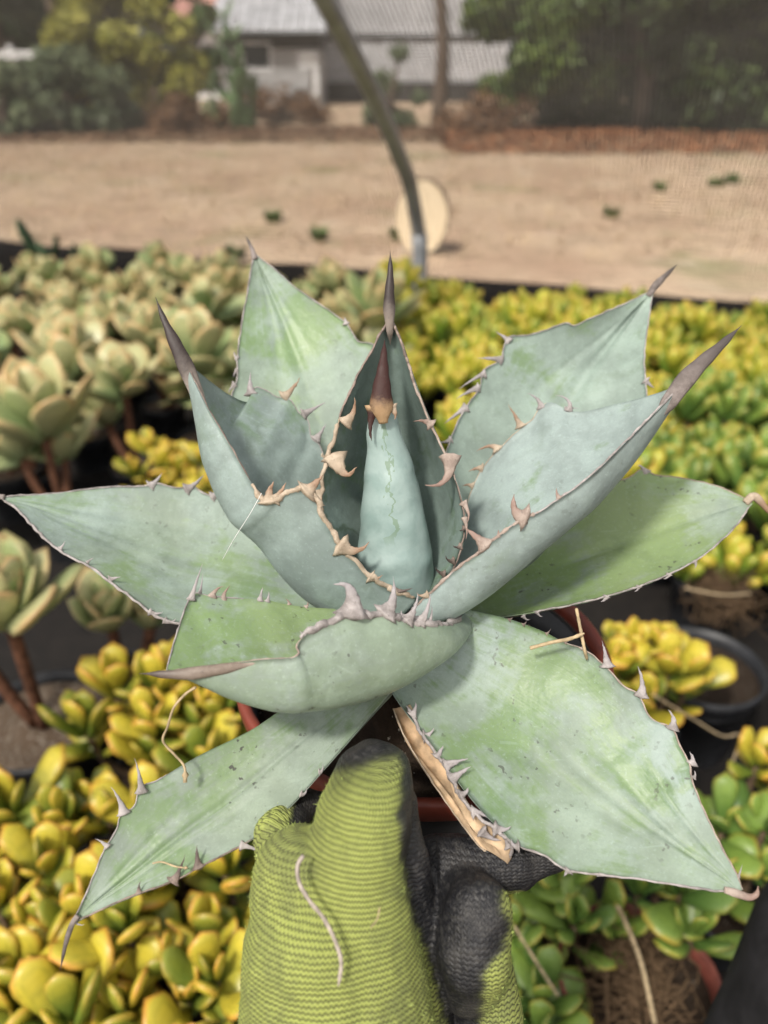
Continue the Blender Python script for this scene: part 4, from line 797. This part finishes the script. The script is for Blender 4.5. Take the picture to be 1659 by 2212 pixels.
# the viewer's own black trouser leg in the lower corner
def trouser():
    a, b, c_ = P(1990, 2080, .50), P(1775, 2360, .47), P(1560, 2920, .47); path = catmull([a, b, c_], 24); v, f = tube(path, [.075 + .012 * math.sin(i * .4) for i in range(24)], 32)
    v = [p + Vector((mnoise.noise(p * 14), mnoise.noise(p * 14 + Vector((5, 0, 0))), mnoise.noise(p * 14 + Vector((0, 5, 0))))) * .012 for p in v]; o = a.copy()
    ob = link('trouser_leg', mesh('trouser_leg', [p - o for p in v], f, M['black_cloth'])); ob.location = o; tag(ob, 'black trouser leg beside the terracotta pot', 'trousers')
trouser()

# ------------------------------------------------------------------ the field and what stands beyond it
def leafcloud(name, parent, mat, centers, n, size, spread, elong=1.0):
    """leaf-sized faces gathered in clumps; centers: (x,y,z,r)"""
    C = np.array(centers); w = C[:, 3] ** 2; idx = rng.choice(len(C), n, p=w / w.sum()); d = rng.normal(size=(n, 3)); d /= np.linalg.norm(d, axis=1, keepdims=True)
    r = C[idx, 3] * rng.random(n) ** .45; pos = C[idx, :3] + d * r[:, None] * np.array([1, 1, .85]); a = rng.normal(size=(n, 3)); a /= np.linalg.norm(a, axis=1, keepdims=True); b = np.cross(a, d + rng.normal(size=(n, 3)) * .5); b /= np.linalg.norm(b, axis=1, keepdims=True)
    s = size * (.6 + .8 * rng.random(n))[:, None]; a = a * s * elong; b = b * s * .55
    V = np.stack([pos - a, pos + b * .9, pos + a, pos - b * .9], 1).reshape(-1, 3); V[:, 2] = np.maximum(V[:, 2], .02 - (parent.location.z if parent else 0))
    f = np.arange(n * 4).reshape(n, 4); m = bpy.data.meshes.new(name); m.vertices.add(n * 4); m.vertices.foreach_set('co', V.ravel()); m.loops.add(n * 4); m.loops.foreach_set('vertex_index', f.ravel().astype(np.int32)); m.polygons.add(n); m.polygons.foreach_set('loop_start', np.arange(0, n * 4, 4, dtype=np.int32)); m.polygons.foreach_set('loop_total', np.full(n, 4, np.int32)); m.update(calc_edges=True)
    at = m.attributes.new('lr', 'FLOAT', 'POINT'); at.data.foreach_set('value', np.repeat(rng.random(n), 4).astype(np.float32)); m.materials.append(mat); o = link(name, m, parent); return o
def foliage_mat(name, a, b):
    t = NT(name); r = t.n('ShaderNodeAttribute', attribute_name='lr').outputs['Fac']; c = t.mix(r, a, b); c = t.mix(t.math('MULTIPLY', t.ramp(t.noise(t.obj(), 1.6, 3), .4, .65), .6), c, tuple(q * .55 for q in a))
    tr = t.n('ShaderNodeBsdfTranslucent'); t.put(tr.inputs[0], c); mx = t.n('ShaderNodeMixShader'); mx.inputs[0].default_value = .3; m = t.done(c, .55, .35)
    t.t.links.new(t.b.outputs[0], mx.inputs[1]); t.t.links.new(tr.outputs[0], mx.inputs[2]); t.t.links.new(mx.outputs[0], t.t.nodes['Material Output'].inputs[0]); return m
FM = {'dark': foliage_mat('foliage_dark', (.030, .055, .016), (.075, .11, .03)), 'mid': foliage_mat('foliage_mid', (.07, .12, .025), (.15, .20, .04)), 'yellow': foliage_mat('foliage_yellow', (.30, .31, .05), (.50, .46, .10)), 'grey': foliage_mat('foliage_grey', (.10, .14, .07), (.20, .235, .12)), 'dry': foliage_mat('foliage_dry', (.17, .085, .04), (.28, .16, .08))}
M['bark'] = plain('bark', (.11, .08, .06), .4, 25, .9, .1, .8, 60, .01)
def tree(pos, R_, h, z0, mat, n, size, label, group=None, clumps=26, name='tree', cat='tree'):
    root = empty(name, pos); tag(root, label, cat, group); cs = []
    for i in range(clumps):
        a = random.random() * 6.28; u = random.random(); z = z0 + (h - z0) * u; prof = R_ * (1 - .5 * abs(2 * u - .8) ** 2); rr = prof * math.sqrt(random.uniform(.25, 1)); cs.append((rr * math.cos(a), rr * math.sin(a), z, R_ * random.uniform(.22, .38)))
    leafcloud('crown', root, mat, cs, n, size, 1); sv, sf = [], []
    for i in range(6):
        c = cs[i * 3 % len(cs)]; path = catmull([Vector((0, 0, 0)), Vector((c[0] * .15, c[1] * .15, h * .3)), Vector(c[:3])], 8); v, f = tube(path, [.09 * R_ ** .5 * (1 - q * .1) for q in range(8)], 7); k = len(sv); sv += v; sf += [tuple(x + k for x in g) for g in f]
    link('trunk', mesh('trunk', sv, sf, M['bark']), root); return root
def gp(sx, dist): p = Yd(sx, 300, dist); return Vector((p.x, p.y, 0))
tree(gp(1165, 15.5), 1.5, 3.4, .4, FM['mid'], 9000, .11, 'light green bushy tree at the edge of the dark trees', clumps=30)
tree(gp(1380, 14.8), 1.9, 3.4, .1, FM['dark'], 14000, .12, 'dense dark tree standing next to the light green tree', 'dark trees beyond the field', 34)
tree(gp(1640, 14.5), 2.0, 3.4, .1, FM['dark'], 14000, .12, 'dense dark tree sweeping down to the russet litter', 'dark trees beyond the field', 34)
tree(gp(1480, 17.0), 3.0, 4.6, .1, FM['mid'], 14000, .14, 'taller mid-green tree rising behind the dark trees', clumps=34)
tree(gp(40, 19), 1.9, 4.0, 1.3, FM['dark'], 8000, .12, 'dark tree standing behind the white rail', clumps=24)
tree(gp(300, 16.4), 1.25, 2.4, .3, FM['yellow'], 11000, .10, 'yellow-green tree between the grey bush and the cactus', clumps=40)
tree(gp(430, 19.5), .85, 3.0, .5, FM['mid'], 5000, .10, 'slim green tree behind the cactus', clumps=18)
tree(gp(150, 14.2), 1.0, 1.0, .05, FM['grey'], 6500, .09, 'grey-green rounded bush at the field edge', clumps=26, name='bush', cat='bush')
tree(gp(10, 13.5), .9, .9, .02, FM['grey'], 3000, .08, 'low grey-green bush beside the rounded one', clumps=14, name='bush', cat='bush')
tree(gp(840, 15), .55, 1.15, .02, FM['grey'], 1400, .05, 'small grey shrub before the pale shed', clumps=10, name='bush', cat='bush')
for sx, d, rr, hh, lb in ((400, 14.5, .9, .38, 'russet dry weed clump below the cactus'), (1010, 14.2, 1.0, .42, 'russet dry weed clump by the bare trunk'), (600, 16, 1.0, .40, 'russet dry weed clump before the shed wall')):
    tree(gp(sx, d), rr, hh, .02, FM['dry'], 1800, .05, lb, clumps=12, name='dry_weeds', cat='weeds')
# bare trunks
for sx, d, r_, lb in ((945, 16.5, .11, 'bare slender trunk before the corrugated wall'), (165, 16.2, .10, 'bare slender trunk behind the grey bush')):
    b = gp(sx, d); path = catmull([Vector((0, 0, 0)), Vector((.05, 0, 1.2)), Vector((-.06, 0, 2.6)), Vector((.05, .1, 4.5))], 16); v, f = tube(path, [r_ * (1.3 - .05 * q) for q in range(16)], 10)
    for e in (Vector((.7, .1, 4.2)), Vector((-.6, 0, 4.0))):
        p2 = catmull([path[9], path[9].lerp(e, .5) + Vector((0, 0, .2)), e], 8); v2, f2 = tube(p2, [r_ * .5 * (1 - .1 * q) for q in range(8)], 7); k = len(v); v += v2; f += [tuple(x + k for x in g) for g in f2]
    t_ = empty('bare_tree', b); tag(t_, lb, 'tree'); link('trunk', mesh('trunk', v, f, M['bark']), t_)
# prickly pear
def cactus():
    b = gp(505, 14.6); root = empty('prickly_pear', b); tag(root, 'tall prickly pear cactus with oval pads before the shed', 'cactus'); mt = plain('cactus_pad', (.12, .19, .08), .3, 4, .6, .3, .3, 20, .01)
    bm = bmesh.new(); bmesh.ops.create_uvsphere(bm, u_segments=14, v_segments=9, radius=1); pm = bpy.data.meshes.new('pad'); bm.to_mesh(pm); bm.free(); pm.polygons.foreach_set('use_smooth', [True] * len(pm.polygons)); pm.materials.append(mt)
    st = [(Vector((0, 0, 0)), 0, 0)]
    for i in range(30):
        if i < 6: p0, tl, lv = Vector((random.uniform(-.45, .45), random.uniform(-.2, .2), 0)), random.uniform(-.3, .3), 0
        else: p0, tl, lv = random.choice(st[1:])
        tl2 = tl * .6 + random.uniform(-.55, .55); ln = random.uniform(.20, .29) * (.92 ** lv); d = Vector((math.sin(tl2), random.uniform(-.15, .15), math.cos(tl2))).normalized(); c = p0 + d * ln * .95
        o = bpy.data.objects.new('pad', pm); COL.objects.link(o); o.parent = root; o.matrix_basis = Matrix.Translation(c) @ (frame(d, random.uniform(-.6, .6)) @ Matrix.Diagonal((ln * .62, ln * .13, ln))).to_4x4(); st.append((p0 + d * ln * 1.85, tl2, lv + 1))
cactus()
# dark cactus pads poking up behind the rosettes
def pads():
    b = Yd(95, 600, 3.2); root = empty('potted_cactus', (b.x, b.y, 0)); tag(root, 'dark green paddle cactus standing behind the rosettes', 'cactus'); add_pot(root, .07, .12); mt = plain('dark_pad', (.05, .085, .04), .3, 20, .6, .3)
    bm = bmesh.new(); bmesh.ops.create_uvsphere(bm, u_segments=14, v_segments=9, radius=1); pm = bpy.data.meshes.new('dark_pad'); bm.to_mesh(pm); bm.free(); pm.polygons.foreach_set('use_smooth', [True] * 112 if len(pm.polygons) == 112 else [True] * len(pm.polygons)); pm.materials.append(mt)
    for (dx, z, ln, a) in ((0, .2, .10, 0), (-.03, .31, .085, -.35), (.07, .27, .06, .3), (.14, .25, .05, .2)):
        o = bpy.data.objects.new('pad', pm); COL.objects.link(o); o.parent = root; o.matrix_basis = Matrix.Translation((dx, 0, z)) @ (frame(Vector((math.sin(a), 0, math.cos(a)))) @ Matrix.Diagonal((ln * .5, ln * .16, ln))).to_4x4()
pads()
# sawn log round standing on edge behind the hoop
def log_round():
    c = G(912, 545, .0); r = .15; c.z = r * 1.28; n = 48; v = []; f = []
    for (y, s) in ((-.05, .97), (-.055, 1.0), (.055, 1.0), (.05, .97)):
        for k in range(n): a = 2 * math.pi * k / n; q = s * (1 + .02 * mnoise.noise(Vector((math.cos(a) * 2, math.sin(a) * 2, 0)))); v.append(Vector((r * q * math.cos(a) * .95, y, r * 1.28 * q * math.sin(a))))
    for i in range(3):
        for k in range(n): f.append((i * n + k, i * n + (k + 1) % n, (i + 1) * n + (k + 1) % n, (i + 1) * n + k))
    f.append(tuple(range(n - 1, -1, -1))); f.append(tuple(3 * n + k for k in range(n)))
    t = NT('sawn_wood'); o = t.obj(); wv = t.n('ShaderNodeTexWave', wave_type='RINGS', rings_direction='Y'); t.put(wv.inputs['Vector'], o); wv.inputs['Scale'].default_value = 9; wv.inputs['Distortion'].default_value = 2
    cc = t.mix(t.math('MULTIPLY', wv.outputs[1], .5), (.74, .62, .44), (.60, .47, .31)); mt = t.done(cc, .8, .2); root = empty('log_round', (c.x, c.y, 0)); tag(root, 'pale sawn log round standing on edge behind the hoop pole', 'log')
    o = link('disc', mesh('disc', v, f, mt, False), root); o.location = (0, 0, c.z); o.rotation_euler = (R(-4), 0, R(-12))
    ringp = [Vector((r * 1.005 * math.cos(2 * math.pi * k / 40) * .95, 0, r * 1.29 * math.sin(2 * math.pi * k / 40))) for k in range(41)]; v, f = tube(ringp, .005, 6, 9.0, Vector((0, 1, 0))); o = link('bark', mesh('log_bark', v, f, M['bark']), root); o.location = (0, .004, c.z); o.rotation_euler = (R(-4), 0, R(-12))
log_round()

# sheds beyond the field
M['tin'] = plain('pale_tin', (.42, .42, .43), .15, 2, .5, .4); M['tin_wall'] = plain('pale_wall', (.36, .355, .35), .25, 1.5, .7, .3); M['white'] = plain('white_paint', (.72, .72, .72), .1, 3, .6, .3); M['shade'] = plain('dark_timber', (.045, .042, .04), .3, 5, .8, .2); M['glass'] = plain('window_glass', (.03, .035, .04), .2, 3, .1, .6); M['brown'] = plain('brown_boards', (.16, .10, .07), .3, 3, .8, .2); M['tile'] = plain('pink_tile', (.42, .22, .18), .25, 4, .8, .2)
def part(root, name, mat, boxes, shared=None):
    v, f = [], []
    for b in boxes: boxm(v, f, *b)
    return link(name, mesh(name, v, f, M[mat], False), root)
def shed_small():
    y = 24.0; a, b = Yd(480, 100, y), Yd(690, 100, y); root = empty('garden_shed', (a.x, y, 0)); w = b.x - a.x; zt = Yd(560, 72, y).z; tag(root, 'small white shed with pale tin roof and dark strip under the eave', 'shed')
    part(root, 'wall', 'tin_wall', [(0, w, 0, 2.4, 0, zt - .35)])
    part(root, 'eave_strip', 'shade', [(0, w, -.03, 2.4, zt - .345, zt)])  # dark strip along the top of the wall, under the eave
    v, f = [], []
    for i in range(9):                                  # corrugated roof sheets
        x0, x1 = -.25 + (w + .5) * i / 9, -.25 + (w + .5) * (i + 1) / 9 - .03
        vv = [Vector((x0, -.5, zt + .02)), Vector((x1, -.5, zt + .02)), Vector((x1, 2.8, zt + 1.5)), Vector((x0, 2.8, zt + 1.5))]; vv += [q + Vector((0, 0, .05)) for q in vv]
        link('roof_sheet', mesh('roof_sheet', vv, [(3, 2, 1, 0), (4, 5, 6, 7), (0, 1, 5, 4), (1, 2, 6, 5), (2, 3, 7, 6), (3, 0, 4, 7)], M['tin'], False), root)
    part(root, 'door', 'white', [(w * .78, w * .98, -.04, -.003, 0.25, zt - .4)])
    wd = part(root, 'window', 'white', [(w * .2, w * .5, -.05, -.003, .9, 1.5)]); part(wd, 'pane', 'glass', [(w * .22, w * .48, -.056, -.051, .94, 1.46)])
    part(root, 'crate', 'brown', []) if False else None
shed_small()
def shed_big():
    y = 27.0; a, b = Yd(700, 100, y), Yd(1100, 100, y); root = empty('long_shed', (a.x, y, 0)); w = b.x - a.x; tag(root, 'long pale corrugated shed behind the bare trunk', 'shed'); n = 16; zt = 3.4
    part(root, 'core', 'tin_wall', [(0, w, .06, 3, 0, zt)])
    for i in range(n): part(root, 'wall_panel', 'tin', [(w * i / n + .01, w * (i + 1) / n - .01, 0 if i % 2 else .02, .055, .55, 1.62)])
    for i in range(n): part(root, 'wall_panel', 'tin', [(w * i / n + .01, w * (i + 1) / n - .01, 0 if i % 2 else .02, .055, 1.78, zt - .05)])
    part(root, 'rail', 'shade', [(0, w, -.03, .056, 1.63, 1.77)]); part(root, 'plinth', 'shade', [(0, w, -.05, .056, 0, .54)]); part(root, 'roof', 'tin', [(-.2, w + .2, -.3, 3.2, zt + .003, zt + .1)])
shed_big()
def farm():
    y = 30.0; a, b = Yd(330, 60, y), Yd(460, 60, y); root = empty('house', (a.x, y, 0)); w = b.x - a.x; tag(root, 'white house with pink tiled roof behind the yellow tree', 'house'); zt = Yd(350, 55, y).z
    part(root, 'wall', 'white', [(0, w, 0, 4, 0, zt)])
    v = [Vector(p) for p in ((-.3, -.4, zt + .01), (w + .3, -.4, zt + .01), (w + .3, 4.4, zt + .01), (-.3, 4.4, zt + .01), (-.3, 2, zt + 1.3), (w + .3, 2, zt + 1.3))]; link('roof', mesh('roof', v, [(3, 2, 1, 0), (0, 1, 5, 4), (2, 3, 4, 5), (0, 4, 3), (1, 2, 5)], M['tile'], False), root)
    wd = part(root, 'window', 'shade', [(w * .3, w * .6, -.04, -.002, 1.0, 1.7)]); part(wd, 'pane', 'glass', [(w * .33, w * .57, -.05, -.041, 1.04, 1.66)])
farm()
def rail_fence():
    y = 17.2; a, b = Yd(-40, 125, y), Yd(330, 125, y); root = empty('rail_fence', (a.x, y, 0)); w = b.x - a.x; z = Yd(100, 118, y).z; tag(root, 'white rail fence behind the grey bushes', 'fence')
    part(root, 'rail', 'white', [(0, w, 0, .05, z - .06, z + .06)]); part(root, 'rail', 'white', [(0, w, 0, .05, z - .5, z - .4)])
    for i in range(7): part(root, 'post', 'white', [(w * i / 6 - .05, w * i / 6 + .05, .052, .15, 0, z + .15)])
rail_fence()
p = Yd(255, 150, 18.5); root = empty('lean_to', (p.x - .5, 18.5, 0)); tag(root, 'dark open lean-to with pale roof edge behind the rail fence', 'shed'); part(root, 'wall', 'brown', [(0, 1.3, 0, 1.2, 0, 1.2)]); part(root, 'roof', 'tin', [(-.2, 1.5, -.3, 1.3, 1.203, 1.3)])
p = Yd(640, 200, 19.0); root = empty('trailer', (p.x, 19.0, 0)); tag(root, 'low grey utility trailer parked before the small shed', 'trailer'); part(root, 'body', 'tin_wall', [(-1.1, .3, 0, 1.0, .42, .9)])
for x in (-.9, .1):
    v, f = lathe([(.02, 0), (.24, 0), (.26, .05), (.26, .12), (.24, .17), (.02, .17)], 20); o = link('wheel', mesh('wheel', v, f, M['shade']), root); o.location = (x, -.18, .26); o.rotation_euler = (R(-90), 0, 0)

# green weed tufts on the field, russet litter under the trees, dry grass
def tuft(pos, n, r, h, mat, label, group):
    V, Fc = [], []
    for i in range(n):
        a = random.random() * 6.28; d = r * .35 * math.sqrt(random.random()); b = Vector((d * math.cos(a), d * math.sin(a), 0)); t = b + Vector((math.cos(a) * h * .5, math.sin(a) * h * .5, h * random.uniform(.5, 1))); s = Vector((-math.sin(a), math.cos(a), 0)) * .03; k = len(V); V += [b - s, b + s, b.lerp(t, .6) + s * .8, t, b.lerp(t, .6) - s * .8]; Fc.append((k, k + 1, k + 2, k + 3, k + 4))
    o = link('weed_tuft', mesh('weed_tuft', V, Fc, mat)); o.location = pos; tag(o, label, 'weed', group)
gm = plain('weed_green', (.10, .15, .05), .4, 10, .8, .2)
for (sx, sy, r) in ((1425, 413, .10), (1545, 402, .16), (1580, 396, .12), (865, 262, .2), (590, 480, .10), (860, 520, .08), (690, 520, .07), (1320, 470, .08), (510, 560, .08)): tuft(G(sx, sy, .0), 26, r, .09, gm, 'small green weed tuft on the dry field', 'weed tufts on the dry field')
def scatter(name, n, x0, x1, y0, y1, size, mat, up, label):
    p = np.stack([rng.uniform(x0, x1, n), rng.uniform(y0, y1, n), np.full(n, .01)], 1); a = rng.uniform(0, 6.28, n); s = size * (.5 + rng.random(n)); d = np.stack([np.cos(a), np.sin(a), up * rng.random(n)], 1) * s[:, None]; q = np.stack([-np.sin(a), np.cos(a), np.zeros(n)], 1) * (s * (.35 if up < .8 else .06))[:, None]
    V = np.stack([p - q, p + q, p + d], 1).reshape(-1, 3); f = [(3 * i, 3 * i + 1, 3 * i + 2) for i in range(n)]; o = link(name, mesh(name, V, f, mat, False)); tag(o, label, 'ground litter', kind='stuff')
scatter('leaf_litter', 14000, .8, 8.5, 10.2, 14.6, .09, plain('russet_litter', (.22, .095, .045), .5, 2, .9, .1), .5, 'russet fallen leaves spread under the dark trees')
scatter('shade_flakes', 8000, -7.5, 1.0, 11.8, 15, .10, plain('shade_flakes', (.17, .10, .06), .5, 2, .9, .1), .5, 'brown flakes standing in for the shadow along the bushes and the shed')  # brown flakes added to draw the shadow along the far field edge
scatter('dry_grass_field', 26000, -5, 6, 4.2, 13, .06, plain('dry_blades', (.42, .32, .20), .35, 3, .9, .1), 1.0, 'short dry straw-coloured grass on the open field')
